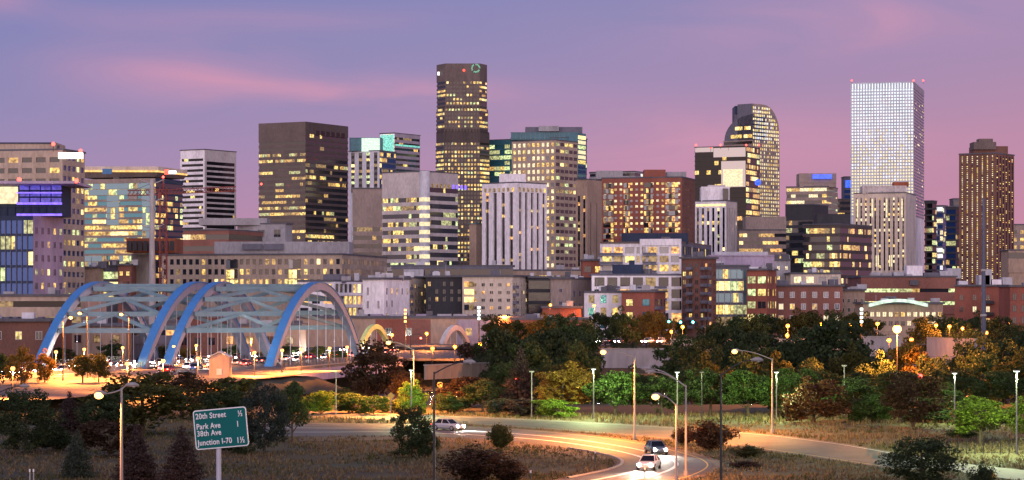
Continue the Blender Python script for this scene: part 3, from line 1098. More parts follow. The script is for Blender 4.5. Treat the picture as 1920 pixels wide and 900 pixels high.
b = tower('office_block', 'glass office block with orange lit eaves and a sloping roof left of the banded tower', 157, 292, 342, 334, 1050, 20,
          st('band', fl=2.65, sp=.36, wall='palebrown', lit=.62, pal='office', glass='teal', cell=2.2, top=2, rows=(.5, .8, 1, 1.3)), st('band', fl=2.65, sp=.3, wall='navy', lit=.3, pal='office', glass='dark', cell=2.2, top=2), 560, 'slate', coping=None, fin=False)
fc = b.faces[0]
for u0, u1, j0, j1 in ((.02, .98, 0, 2), (.33, .50, 2, 7), (.0, .33, 12, 20), (.50, .68, 12, 13), (.82, .98, 2, 15), (.34, .5, 20, 23)):
    for j in range(j0, j1):
        zz = b.z1 - 2 - (j + 1) * 2.65 + .2
        n = max(3, int((u1 - u0) * fc.L / 2))
        b.add_window(fc, fc.L * u0, zz, fc.L * (u1 - u0), 2.4, .5, [GL['sky'] if RNG.random() < .72 else LIT[RNG.choice('gdb')] for _ in range(n)], name='blue_glazing')
b.finish()


def eave(mb):
    a, c, d, e = [Vector(p) for p in b.pts]
    up = Vector((0, 0, b.z1))
    cen = (a + c + d + e) / 4
    lo = [p + (p - cen) * .03 + up + Vector((0, 0, .6)) for p in (a, c, d, e)]
    hi = [p + (p - cen) * .10 + up + Vector((0, 0, h)) for p, h in ((a, 4.2), (c, 3.4), (d, 3.2), (e, 4.2))]
    for i in range(4):
        j = (i + 1) % 4
        mb.face([lo[i], lo[j], hi[j], hi[i]], W['brown'])
    for i in (0, 1):
        d_ = hi[i + 1] - hi[i]
        mb.box(hi[i] + Vector((0, -.35, -.9)), d_, Vector((0, .3, 0)), (0, 0, .8), LIT['o'])
    hh = [p + Vector((0, 0, 1.6)) for p in hi]
    for i in range(4):
        j = (i + 1) % 4
        mb.face([hi[i], hi[j], hh[j], hh[i]], W['cream'])
    mb.face(hh, W['paleroof'])


sub(b, 'roof', eave)
mb = MB()
mb.cbox(XW(194, 1046), XW(211, 1046), 1043, 1045, ZW(327, 1046), ZW(317, 1046), W['bluesteel'])
mb.build('roof_screen', b.root, b.loc)
mb = MB()
p = b.pts[1] + (b.pts[2] - b.pts[1]) * .1
mb.cbox(XW(308, 1040), XW(316, 1040), 1040, 1041, ZW(327, 1040), ZW(318, 1040), LIT['red'])
mb.cbox(XW(316.5, 1040), XW(330, 1040), 1040, 1041, ZW(326, 1040), ZW(320, 1040), LIT['sgn'])
mb.build('lit_sign', b.root, b.loc)

# ------------------------------------------------------------------ middle distance
b = tower('office_block', 'long beige office building with square yellow-lit windows above the arch bridges', 305, 640, 724, 478, 1000, 10,
          st('grid', fl=4.2, bay=2.8, wu=.56, sp=.45, wall='beige', lit=.42, pal='warm', glass='dark', top=1.6, pd=.35, rows=(.7, 1, 1.3)), st('grid', fl=4.2, bay=2.6, wu=.5, sp=.5, wall='beige', lit=.5, pal='warm', glass='dark', top=1.6), 545, 'beige', fin=False)
fc = b.faces[0]
for u in (.36, .71):
    for j in range(3):
        b.add_window(fc, fc.L * u, b.z1 - 1.6 - (j + 1) * 4.2 + .3, 5.2, 3.6, .5, [GL['pale'] if j == 0 else LIT['b'], LIT['k'] if j else GL['dark'], LIT['b'] if j > 1 else GL['dark']], name='bay_window')
b.finish()
roof_box(b, 402, 655, 453, 479, 1012, 24, 'grey', 'plant_room')
mb = MB()
for a0, a1 in ((454, 491), (495, 531)):
    mb.cbox(XW(a0, 1010), XW(a1, 1010), 1010.6, 1011.6, ZW(468, 1010), ZW(457, 1010), W['slate'])
mb.build('louvre', b.root, b.loc)
b = tower('office_block', 'low red-brown block with a dark window strip behind the long beige building', 343, 428, 492, 432, 1250, 18, st('band', fl=6, sp=.55, wall='brick', lit=.25, pal='white', glass='dark', top=2, cell=4), st('band', fl=6, sp=.55, wall='brick', lit=.1, glass='dark', top=2, cell=4), 480, 'brick')
b = tower('office_block', 'grey flat-roofed block with a dark doorway strip left of the dark brown tower base', 445, 535, 548, 420, 1320, 20, st('punch', fl=7, bay=9, ww=4, wh=4, lit=.35, pal='white', top=2, fm='grey'), None, 470, 'grey', fin=False)
b.finish()
roof_box(b, 373, 500, 409, 422, 1325, 20, 'grey', 'plant_room')

b = tower('building_core', 'raw concrete stair core of a building under construction, wrapped in rusty formwork on top', 246, 277, 292, 476, 950, 25, None, None, 560, 'concrete', coping=None)
mb = MB()
a_ = [(XW(237, 940), 940), (XW(326, 940), 944), (XW(326, 940), 966), (XW(237, 940), 962)]
mb.prism(a_, ZW(474, 945), ZW(447, 945), W['rust'])
for i in range(9):
    x = XW(239 + i * 10, 939)
    mb.cbox(x, x + 1.6, 938.6, 939.6, ZW(470, 940), ZW(452, 940), W['charcoal'])
mb.build('formwork', b.root, b.loc)
tower('office_block', 'small red brick block with a column of lit windows beside the concrete core', 221, None, 246, 498, 940, 0, st('punch', fl=4, bay=2.6, ww=1.2, wh=1.6, lit=.6, pal='white', top=1, fm='brick'), None, 560, 'brick')
tower('office_block', 'low tan block with a green lit glass front below the orange-eaved glass office', 155, None, 182, 503, 930, 0, None, None, 560, 'tan')
tower('office_block', 'lower glass front with yellow-green lit floors beside the small red brick block', 182, None, 221, 500, 945, 0, st('band', fl=4, sp=.3, wall='slate', lit=.85, pal='green', glass='dark', cell=1.5), None, 560, 'slate')

b = tower('parking_garage', 'low beige parking garage with open decks at the left behind the bridge', -60, None, 152, 556, 640, 0, st('band', fl=4.2, sp=.62, wall='beige', lit=.25, pal='green', glass='black', cell=6, top=1.2), None, 640, 'beige', depth=40)
b = tower('warehouse', 'low brick warehouse with a dark flat roof at the left below the parking garage', -60, None, 92, 603, 580, 0, st('punch', fl=4.5, bay=5, ww=1.4, wh=1.8, lit=.4, pal='white', top=1, fm='offwhite'), None, 660, 'brownbrick', depth=30)
for x in (8, 24, 40, 50, 70):
    roof_box(b, x, x + 9, 594, 604, 586, 4, 'slate', 'vent')
tower('warehouse', 'ochre low shed seen through the left arch bridge', 92, None, 236, 612, 620, 0, st('punch', fl=4, bay=5, ww=1.6, wh=1.8, lit=.35, pal='amber', top=1.2, fm='brick'), None, 660, 'tan', depth=20)
tower('warehouse', 'dark slate shed with a wide lit doorway seen between the two arch bridges', 238, None, 330, 605, 630, 0, st('band', fl=4.6, sp=.5, wall='slate', lit=.3, pal='amber', glass='dark', cell=2.4, top=1), None, 660, 'slate', depth=20)
tower('warehouse', 'dark brick row seen through the left half of the right arch bridge', 332, None, 410, 596, 640, 0, st('punch', fl=3.4, bay=3.4, ww=1.8, wh=2.0, lit=.35, pal='amber', top=1.4, fm='brick'), None, 660, 'brownbrick', depth=20)
tower('warehouse', 'tan low hall seen through the right half of the right arch bridge', 412, None, 562, 612, 645, 0, st('punch', fl=4.6, bay=6, ww=1.8, wh=2.0, lit=.5, pal='amber', top=1.4, fm='brick'), None, 660, 'tan', depth=20)

# apartments between the bridge and the brick quarter
b = tower('apartment_block', 'white apartment block with open balconies and a lit flat, right behind the arch', 560, 626, 692, 528, 860, 18,
          st('grid', fl=4.3, bay=4, wu=.7, sp=.34, wall='white', lit=.35, pal='amber', glass='dark', top=.8), st('grid', fl=4.3, bay=4.2, wu=.74, sp=.28, wall='white', lit=.5, pal='warm', glass='dark', top=.8), 600, 'white', fin=False)
b.finish()
roof_box(b, 606, 648, 514, 530, 866, 10, 'slate')
mb = MB()
for j in range(4):
    z = b.z1 - .9 - j * 4.3
    f = b.faces[1]
    f.box(mb, .2, f.L - .2, z - 4.3, z - 4.05, .4, 2.0, W['offwhite'], '')
mb.build('balcony_slab', b.root, b.loc)
b = tower('apartment_block', 'plain white rendered apartment block with slit windows left of the beige flats', 680, 720, 768, 524, 820, 25,
          st('punch', fl=4.6, bay=4.5, ww=.7, wh=2.6, lit=.3, pal='warm', top=2, fm='white', gap=.3), st('punch', fl=4.3, bay=4, ww=1.0, wh=2.2, lit=.35, pal='amber', top=2, fm='white', gap=.2), 600, 'white', fin=False)
b.finish()
for x in (640, 664, 690, 716, 748):
    roof_box(b, x, x + RNG.choice((9, 13, 18)), RNG.choice((512, 516, 518)), 526, 832, 5, RNG.choice(('paleroof', 'slate', 'grey')), 'roof_unit')
b = tower('apartment_block', 'beige flats with a stack of dark balconies between the white block and the black-brown block', 716, 762, 800, 521, 880, 22,
          st('punch', fl=2.9, bay=3.4, ww=1.4, wh=1.4, lit=.4, pal='amber', top=1.5, fm='cream', balc=(2, 3)), st('punch', fl=2.9, bay=3.2, ww=1.0, wh=1.3, lit=.25, pal='warm', top=1.5, fm='cream', balc=(0,)), 600, 'cream')
b = tower('apartment_block', 'black-brown apartment block with scattered white window frames', 798, None, 868, 520, 880, 0,
          st('punch', fl=2.8, bay=2.6, ww=1.0, wh=1.6, lit=.25, pal='amber', top=1.2, fm='charcoal', gap=.4, glass='dark'), None, 600, 'charcoal')
b = tower('apartment_block', 'long beige apartment block with brightly lit corner balconies', 867, 961, 993, 519, 870, 17,
          st('punch', fl=2.8, bay=3.4, ww=1.2, wh=1.1, lit=.22, pal='amber', top=1.4, fm='cream'), st('punch', fl=2.8, bay=3.0, ww=.9, wh=1.2, lit=.2, pal='warm', top=1.4, fm='cream', balc=(0,)), 600, 'cream', fin=False)
for j in range(4):
    b.add_window(b.faces[0], .8, b.z1 - 3.6 - j * 2.8, 3.7, 1.9, .3, [LIT['k'] if j in (1, 2) else LIT['c'] if j == 0 else GL['dark'], LIT['k'] if j in (1, 2) else LIT['d']], name='balcony_opening')
b.finish()
b = tower('apartment_block', 'dark recessed block between the beige flats and the grey-brown gable', 991, None, 1034, 521, 885, 0, st('band', fl=4.4, sp=.3, wall='charcoal', lit=.03, pal='warm', glass='dark', top=1), None, 600, 'charcoal')
b = tower('apartment_block', 'grey-brown gable wall with two small windows right of the dark recessed block', 1032, 1071, 1112, 523, 875, 25, st('punch', fl=4.6, bay=9, ww=1, wh=1.2, lit=.2, pal='amber', top=1.5, fm='purplegrey'), st('punch', fl=4.6, bay=5, ww=1.8, wh=2, lit=.25, pal='amber', top=3, fm='purplegrey'), 600, 'palebrown')
b = tower('office_block', 'long low dark grey rooftop storey with a pale plant box behind the beige flats', 735, None, 962, 500, 1000, 0, st('band', fl=5, sp=.35, wall='slate', lit=.16, pal='white', glass='dark', cell=2.2, top=1), None, 530, 'slate', fin=False)
b.finish()
roof_box(b, 757, 794, 505, 520, 992, 6, 'paleroof', 'plant_room')
b = tower('office_block', 'tan low office row at the foot of the beige gridded tower', 960, None, 1100, 508, 1050, 0, st('band', fl=4, sp=.5, wall='tan', lit=.2, pal='warm', glass='dark'), None, 530, 'tan', fin=False)
b.finish()
for i in range(16):
    x = 800 + i * 19 + RNG.uniform(-5, 5)
    roof_box(b, x, x + RNG.uniform(5, 14), 520 - RNG.uniform(0, 7), 524, 893, 4, RNG.choice(('paleroof', 'silver', 'slate', 'navy')), 'roof_unit')

b = tower('warehouse', 'long low warehouse with tan and brick bays and a dark roof below the beige flats', 560, None, 1010, 597, 760, 0,
          st('punch', fl=5.2, bay=6.5, ww=1.8, wh=2.2, lit=.4, pal='amber', top=1.6, fm='offwhite', gap=.3), None, 640, 'tan', depth=35, fin=False)
f = b.faces[0]
for u0, u1, m in ((.32, .47, 'redbrick'), (.47, .55, 'brick'), (.66, .80, 'purplegrey'), (.84, .99, 'brownbrick')):
    mb = MB()
    f.box(mb, f.L * u0, f.L * u1, f.z0, f.z1 - .3, 0, .05, W[m])
    mb.build('wall_bay', b.root, b.loc)
b.finish()
for x in (668, 690, 730, 780, 820, 850):
    roof_box(b, x, x + 26, 589, 598, 775, 9, RNG.choice(('paleroof', 'lilac', 'bluesteel' if False else 'paleroof')), 'roof_unit')
tower('shop', 'low orange-red shop under the starry lamps right of the grey gable', 1018, None, 1090, 578, 780, 0, st('punch', fl=5, bay=6, ww=2.4, wh=2, lit=.6, pal='amber', top=2, fm='redbrick'), None, 640, 'redbrick')
tower('shop', 'low brick strip with a long lit fascia, right of the warehouse', 960, None, 1105, 600, 740, 0, st('band', fl=4, sp=.5, wall='redbrick', lit=.55, pal='amber', glass='dark', top=1.6, cell=3), None, 640, 'redbrick')

# modern white and brick quarter
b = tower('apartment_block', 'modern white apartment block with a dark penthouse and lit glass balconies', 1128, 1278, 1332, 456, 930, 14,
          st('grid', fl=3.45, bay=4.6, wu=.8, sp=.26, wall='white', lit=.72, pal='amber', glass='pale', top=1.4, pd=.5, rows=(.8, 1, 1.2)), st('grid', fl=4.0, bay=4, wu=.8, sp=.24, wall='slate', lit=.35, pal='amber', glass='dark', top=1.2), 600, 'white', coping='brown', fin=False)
mb = MB()
f = b.faces[0]
for j in range(3):
    for u0, u1 in ((-.02, .28), (.53, .70)):
        z = b.z1 - 1.4 - (j + 1) * 3.45
        f.box(mb, f.L * u0, f.L * u1, z - .15, z + .15, .4, 2.4, W['slate'], '')
        f.box(mb, f.L * u0, f.L * u1, z + .3, z + 1.2, 2.28, 2.36, W['slate'], '')
mb.build('balcony', b.root, b.loc)
b.finish()
roof_box(b, 1168, 1290, 437, 457, 938, 12, 'navy')
mb = MB()
f = b.faces[0]
f.box(mb, f.L * .48, f.L * 1.0, b.z1 - 19, b.z1 + 1.6, .5, .52 + .3, W['white'], '')
mb = MB()
f.box(mb, f.L * .485, f.L * 1.0, b.z1 - .8, b.z1 + 1.7, .3, .9, W['white'], '')
f.box(mb, f.L * .485, f.L * .51, b.z1 - 19, b.z1 - .8, .5, .9, W['white'], '')
f.box(mb, f.L * .975, f.L * 1.0, b.z1 - 26, b.z1 - .8, .5, .9, W['white'], '')
mb.build('portal_frame', b.root, b.loc)

b = tower('apartment_block', 'white framed lower apartment block with big dark windows in front of the modern block', 1112, None, 1280, 517, 870, 0,
          st('grid', fl=4.3, bay=4.4, wu=.78, sp=.24, wall='white', lit=.25, pal='amber', glass='dark', top=.6, pd=.5), None, 615, 'white', coping='slate', fin=False)
mb = MB()
f = b.faces[0]
for u0 in (.16, .42, .68):
    for j in range(2):
        z = b.z1 - .6 - (j + 1) * 4.3
        f.box(mb, f.L * u0, f.L * (u0 + .14), z - .1, z + .12, .45, 2, W['slate'], '')
        f.box(mb, f.L * u0, f.L * (u0 + .14), z + .3, z + 1.1, 1.9, 1.96, W['slate'], '')
mb.build('balcony', b.root, b.loc)
b.finish()
roof_box(b, 1150, 1206, 496, 518, 876, 9, 'navy', 'penthouse', st('punch', fl=4, bay=9, ww=2, wh=2.4, lit=.3, pal='white', top=.4, fm='white'))
roof_box(b, 1180, 1190, 488, 498, 880, 3, 'navy', 'chimney')
b = tower('apartment_block', 'small white corner flats at the foot of the white framed block', 1098, None, 1165, 549, 840, 0,
          st('grid', fl=4.4, bay=4.2, wu=.5, sp=.36, wall='white', lit=.35, pal='amber', glass='teal', top=.8), None, 615, 'white')
b = tower('apartment_block', 'bright red brick front block with square windows before the white framed flats', 1165, 1227, 1248, 548, 830, 20,
          st('punch', fl=4.5, bay=5, ww=2.4, wh=2.2, lit=.12, pal='warm', glass='teal', top=1.4, fm='darkgrey'), st('punch', fl=4.5, bay=3.2, ww=1.2, wh=2.2, lit=.2, pal='amber', top=1.4, fm='darkgrey', balc=(0, 1)), 615, 'redbrick')
b = tower('apartment_block', 'tall brown brick apartment block with stacked steel balconies', 1278, 1312, 1343, 485, 860, 40,
          st('punch', fl=3.0, bay=3.0, ww=1.3, wh=1.5, lit=.18, pal='amber', top=1, fm='brownbrick', balc=(1,)), st('punch', fl=3.0, bay=2.8, ww=1.2, wh=1.5, lit=.22, pal='amber', top=1, fm='brownbrick', balc=(0, 1)), 620, 'brownbrick')
tower('house', 'small red brick house with two lit windows left of the modern white block', 1092, None, 1132, 489, 960, 0, st('punch', fl=5, bay=4, ww=2.6, wh=2.4, lit=.95, pal='white', top=1, fm='redbrick'), None, 520, 'redbrick')

b = tower('office_block', 'glass fronted office with bright yellow ground floors right of the brown brick flats', 1336, None, 1404, 500, 890, 0,
          st('band', fl=4.4, sp=.22, wall='slate', lit=.55, pal='office', glass='sky', cell=2, top=1, mull=2.4, mm='metal', rows=(.1, .5, 1, 1.8)), None, 620, 'slate', fin=False)
b.finish()
roof_box(b, 1330, 1452, 478, 501, 900, 14, 'lilac', 'upper_storey', st('band', fl=4.4, sp=.62, wall='lilac', lit=.35, pal='white', glass='dark', cell=4, top=.4))
roof_box(b, 1340, 1440, 472, 480, 904, 10, 'paleroof', 'plant_room')
tower('office_block', 'red brick office with large yellow lit windows joined to the glass front', 1400, 1438, 1456, 507, 880, 25,
      st('punch', fl=4.6, bay=4.4, ww=3.0, wh=2.5, lit=.85, pal='office', top=1.4, fm='brick'), st('punch', fl=4.6, bay=2.6, ww=1.0, wh=2.5, lit=.7, pal='office', top=1.4, fm='brick'), 620, 'redbrick')
tower('office_block', 'grey concrete block behind the brick office with the yellow windows', 1452, None, 1482, 488, 980, 0, st('punch', fl=4, bay=3, ww=1, wh=1.4, lit=.3, pal='white', top=1, fm='grey'), None, 550, 'grey')
b = tower('apartment_block', 'low pale flats with a row of lit terraces right of the brick office', 1484, None, 1576, 514, 960, 0, st('grid', fl=4.2, bay=4.6, wu=.6, sp=.4, wall='cream', lit=.35, pal='white', glass='pale', top=1), None, 560, 'cream')
b = tower('apartment_block', 'red brick row with white sash windows under the low pale flats', 1454, None, 1580, 537, 900, 0, st('punch', fl=4.4, bay=4.0, ww=1.6, wh=2, lit=.5, pal='white', top=1, fm='white', glass='pale'), None, 620, 'brick')
b = tower('house', 'beige brick house with small windows beside the wide terraced brick building', 1574, None, 1622, 545, 930, 0, st('punch', fl=3.6, bay=2.8, ww=1, wh=1.5, lit=.3, pal='white', top=2, fm='cream'), None, 600, 'tan')
b = tower('office_block', 'wide terraced red brick building with two bright strip windows and lit lower terrace', 1616, None, 1792, 520, 980, 0,
          st('band', fl=5.2, sp=.72, wall='brick', lit=.8, pal='green', glass='dark', cell=3, top=4.6), None, 600, 'brick', depth=40, fin=False)
b.finish()
roof_box(b, 1616, 1760, 519, 541, 985, 20, 'brick', 'upper_storey')
mb = MB()
mb.cbox(XW(1707, 978), XW(1723, 978), 978.5, 979.4, ZW(535, 978), ZW(525, 978), W['darkgrey'])
mb.build('louvre', b.root, b.loc)
for a0, a1, t, m in ((1643, 1672, 512, 'grey'), (1700, 1730, 498, 'white'), (1676, 1694, 510, 'paleroof'), (1732, 1762, 511, 'slate'), (1777, 1802, 503, 'paleroof')):
    roof_box(b, a0, a1, t, 522, 990, 7, m, 'roof_unit')
b = tower('pavilion', 'beige lower hall with a green-white lit arched canopy and rows of bright windows', 1618, None, 1768, 570, 860, 0,
          st('punch', fl=3.2, bay=2.2, ww=1.3, wh=1.6, lit=.95, pal='white', top=2.2, fm='tan'), None, 620, 'tan', fin=False)
b.finish()


def canopy(mb):
    D_ = 856
    n = 10
    for i in range(n):
        t0, t1 = i / n, (i + 1) / n
        z0, z1 = [ZW(571 - 9 * math.sin(math.pi * t), D_) for t in (t0, t1)]
        x0, x1 = [XW(1632 + 108 * t, D_) for t in (t0, t1)]
        mb.box((x0, D_, z0 - .8), (x1 - x0, 0, z1 - z0), (0, 6, 0), (0, 0, 1.1), LIT['tw'])


sub(b, 'lit_canopy', canopy)
b = tower('apartment_block', 'large red brick warehouse flats with iron balconies behind the blue-grey steel monopole', 1790, 1890, 1902, 537, 900, 14,
          st('punch', fl=4.4, bay=5, ww=1.3, wh=2.0, lit=.3, pal='white', top=2, fm='redbrick', balc=(2, 4), bm='charcoal'), st('punch', fl=4.4, bay=4, ww=1.3, wh=2, lit=.2, pal='white', top=2, fm='redbrick'), 640, 'redbrick', fin=False)
b.finish()
for a0, a1, t in ((1846, 1860, 505), (1836, 1856, 516), (1880, 1898, 520), (1858, 1878, 524)):
    roof_box(b, a0, a1, t, 539, 912, 6, RNG.choice(('paleroof', 'white')), 'roof_unit')
tower('apartment_block', 'red brick flats with dark sash windows cut by the right edge of the photo', 1894, None, 2010, 538, 860, 0, st('punch', fl=4.2, bay=3.0, ww=1.3, wh=2.2, lit=.2, pal='amber', top=1.6, fm='brownbrick'), None, 640, 'redbrick')

# ------------------------------------------------------------------ ground, water, roads
def structure(o):
    o['kind'] = 'structure'
    return o


M_GRASS = surf('dry_grass_ground', (.085, .060, .040), .95, .6, .10, 1.6, bump=.6, tint=(.045, .042, .02), streak=False)
M_DIRT = surf('dirt_verge', (.13, .09, .065), .95, .25, .2, 1.2, bump=.4, streak=False)
M_ASPH = surf('asphalt', (.095, .085, .085), .7, .42, .22, 2.2, bump=.15, streak=False)
M_ASPH2 = surf('worn_asphalt', (.075, .068, .078), .75, .42, .22, 2.2, bump=.15, streak=False)
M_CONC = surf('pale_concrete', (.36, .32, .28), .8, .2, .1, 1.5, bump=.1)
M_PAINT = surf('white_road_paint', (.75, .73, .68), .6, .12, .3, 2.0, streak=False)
M_YEL = surf('yellow_road_paint', (.62, .42, .08), .6, .15, .3, 2.0, streak=False)
M_WATER = glass('river_water', (.02, .03, .035), .12, 0, 1.33)

ys = list(np.arange(-60, 200, 12.)) + list(np.arange(200, 420, 4.)) + list(np.arange(420, 720, 6.)) + list(np.arange(720, 1100, 30.)) + [1300, 1700, 2300, 3200, 5000, 8000, 12000]
mb = MB()
nx = 120
for iy, y in enumerate(ys):
    hw = max(120, 60 + abs(y) * .42)
    for ix in range(nx + 1):
        x = -hw + 2 * hw * ix / nx
        mb.v.append((x, y, ground(x, y) if y < 1200 else -.2))
for iy in range(len(ys) - 1):
    for ix in range(nx):
        a = iy * (nx + 1) + ix
        mb.f.append((a, a + 1, a + nx + 2, a + nx + 1))
        mb.m.append(mb.mi(M_GRASS))
structure(mb.build('ground', smooth=True))

mb = MB()
mb.face([(-160, 470, -4.6), (300, 470, -4.6), (300, 560, -4.6), (-160, 560, -4.6)], M_WATER)
structure(mb.build('river'))


def gpt(px, py, up=0.0):
    """the ground point the photo shows at this pixel (flat ground at height 0)"""
    D = F * CZ / (py - HY)
    x = XW(px, D)
    return Vector((x, D, ground(x, D) + up))


def resample(pts, n):
    """smooth Catmull-Rom through 2-D points"""
    out = []
    P = [pts[0]] + list(pts) + [pts[-1]]
    m = len(pts) - 1
    for k in range(n + 1):
        t = k / n * m
        i = min(int(t), m - 1)
        t -= i
        p0, p1, p2, p3 = P[i], P[i + 1], P[i + 2], P[i + 3]
        out.append(tuple(.5 * (2 * b + (c - a) * t + (2 * a - 5 * b + 4 * c - d) * t * t + (3 * b - a - 3 * c + d) * t ** 3) for a, b, c, d in zip(p0, p1, p2, p3)))
    return out


def ribbon(name, left, right, mat, up, n=60, kind='structure', thick=0):
    """road surface between two edge lines given as ground points"""
    A, B = resample([tuple(p)[:2] for p in left], n), resample([tuple(p)[:2] for p in right], n)
    mb = MB()
    for i in range(n):
        q = [(*A[i], ground(*A[i]) + up), (*B[i], ground(*B[i]) + up), (*B[i + 1], ground(*B[i + 1]) + up), (*A[i + 1], ground(*A[i + 1]) + up)]
        mb.face(q, mat)
        if thick:
            for a, c in ((q[0], q[3]), (q[1], q[2])):
                mb.face([a, c, (c[0], c[1], c[2] - thick), (a[0], a[1], a[2] - thick)], mat)
    o = mb.build(name)
    o['kind'] = kind
    return o


def g2(l):
    return [gpt(*p) for p in l]


# the far straight road and the near loop ramp (edges read along the road, far edge first)
R1_far = g2([(480, 772), (640, 774), (900, 783), (1150, 795), (1400, 812), (1560, 830), (1680, 850), (1780, 866)])
R1_near = g2([(480, 782), (640, 784), (900, 797), (1150, 815), (1330, 832), (1480, 851), (1600, 869), (1700, 884)])
R2_out = g2([(440, 792), (600, 794), (760, 796), (960, 805), (1100, 817), (1215, 834), (1300, 854), (1335, 872), (1306, 892), (1230, 910), (1100, 935)])
R2_in = g2([(440, 820), (600, 819), (760, 818), (900, 824), (1000, 832), (1100, 846), (1155, 858), (1170, 869), (1150, 880), (1090, 893), (980, 913)])
ribbon('verge', [p + Vector((0, 2.5, 0)) for p in R1_far], [p - Vector((0, 1.2, 0)) for p in R1_near], M_DIRT, .03)
ribbon('road', R1_far, R1_near, M_ASPH2, .05)
ribbon('ramp_verge', [p + Vector((1.2, .8, 0)) for p in R2_out], [p - Vector((1.0, .8, 0)) for p in R2_in], M_DIRT, .036)
ribbon('ramp_road', R2_out, R2_in, M_ASPH, .055, 90)


def lerp_line(t):
    A, B = resample([tuple(p)[:2] for p in R2_out], 90), resample([tuple(p)[:2] for p in R2_in], 90)
    return [Vector((a[0] + (b[0] - a[0]) * t, a[1] + (b[1] - a[1]) * t, 0)) for a, b in zip(A, B)]


def line_strip(name, pts, w, mat, up, dash=None):
    mb = MB()
    acc = 0
    for i in range(len(pts) - 1):
        a, c = pts[i], pts[i + 1]
        d = (c - a).normalized()
        s = Vector((-d.y, d.x, 0)) * w / 2
        acc += (c - a).length
        if dash and (acc % (dash * 2)) > dash:
            continue
        mb.face([(p.x, p.y, ground(p.x, p.y) + up) for p in (a - s, a + s, c + s, c - s)], mat)
    return structure(mb.build(name))


line_strip('edge_or_trail_line', lerp_line(.05), .16, M_YEL, .062)
line_strip('lane_or_trail_line', lerp_line(.40), .42, M_PAINT, .062)  # white paint on the headlight trail's path, widened to stand in for its light
line_strip('edge_or_trail_line', lerp_line(.70), .46, M_PAINT, .062)  # white edge line, overly wide to stand in for a second light trail
line_strip('edge_or_trail_line', [p + (q - p) * .06 for p, q in zip([Vector((*c, 0)) for c in resample([tuple(p)[:2] for p in R1_far], 60)], [Vector((*c, 0)) for c in resample([tuple(p)[:2] for p in R1_near], 60)])], .14, M_PAINT, .057)
line_strip('edge_or_trail_line', [p + (q - p) * .93 for p, q in zip([Vector((*c, 0)) for c in resample([tuple(p)[:2] for p in R1_far], 60)], [Vector((*c, 0)) for c in resample([tuple(p)[:2] for p in R1_near], 60)])], .14, M_YEL, .057)
# raised kerb inside the loop
kb = resample([tuple(p)[:2] for p in R2_in], 90)[42:84]
kin = [(p[0] - .35, p[1] - .1) for p in kb]
ribbon('kerb', [Vector((*p, 0)) for p in kb], [Vector((*p, 0)) for p in kin], M_CONC, .17, 60, thick=.16)
ribbon('verge', g2([(560, 828), (760, 826), (900, 832), (990, 842), (1060, 853), (1100, 866)]), g2([(560, 819), (760, 819), (900, 825), (1000, 834), (1100, 848), (1154, 861)]), M_DIRT, .034)
# pale path at the lower right
ribbon('path', g2([(1690, 858), (1790, 868), (1900, 880), (2000, 890)]), g2([(1690, 868), (1790, 884), (1900, 900), (2000, 915)]), M_CONC, .045)


def deck_strip(name, s0, s1, l0, l1, z, mat, n=24, thick=0):
    mb = MB()
    for i in range(n):
        a, c = s0 + (s1 - s0) * i / n, s0 + (s1 - s0) * (i + 1) / n
        q = [SL(a, l0, z), SL(a, l1, z), SL(c, l1, z), SL(c, l0, z)]
        mb.face(q, mat)
    if thick:
        mb.box(SL(s0, l0, z - thick), SL(s0, l1) - SL(s0, l0), SL(s1, l0) - SL(s0, l0), (0, 0, thick - .01), mat)
    return structure(mb.build(name))


deck_strip('approach_road', 330, 481, -222, -147, DECK - .02, M_ASPH)
deck_strip('approach_road', 583, 900, -222, -147, DECK - .02, M_ASPH, thick=.6)
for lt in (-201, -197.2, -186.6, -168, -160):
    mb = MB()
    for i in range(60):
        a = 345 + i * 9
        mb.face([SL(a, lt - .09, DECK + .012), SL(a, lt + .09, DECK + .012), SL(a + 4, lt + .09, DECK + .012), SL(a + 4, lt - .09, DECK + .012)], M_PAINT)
    structure(mb.build('lane_or_trail_line'))
# planted median between the carriageways
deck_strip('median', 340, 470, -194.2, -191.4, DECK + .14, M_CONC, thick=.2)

for s0_, s1_ in ((345, 478), (600, 880)):  # barrier added as a stand-in for the pale band of headlight trails
    bt = thing('added_barrier', 'added pale barrier standing in for headlight trails along the median %s the arch bridges' % ('before' if s0_ < 400 else 'beyond'), 'barrier', SL(s0_, -193))
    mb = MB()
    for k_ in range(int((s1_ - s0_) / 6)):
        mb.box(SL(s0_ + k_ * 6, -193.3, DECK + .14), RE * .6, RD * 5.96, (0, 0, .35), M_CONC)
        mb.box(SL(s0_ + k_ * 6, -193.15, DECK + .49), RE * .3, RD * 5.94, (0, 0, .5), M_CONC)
    mb.build('added_barrier_run', bt)
# elevated street to the right with its pale retaining walls
mb = MB()
mb.box((40, 640, 4.6), (160, 0, 0), (0, 14, 0), (0, 0, .4), M_ASPH)
structure(mb.build('elevated_road'))
mb = MB()
mb.box((-40, 700, 3.0), (200, 0, 0), (0, 18, 0), (0, 0, .4), M_ASPH)
structure(mb.build('street'))


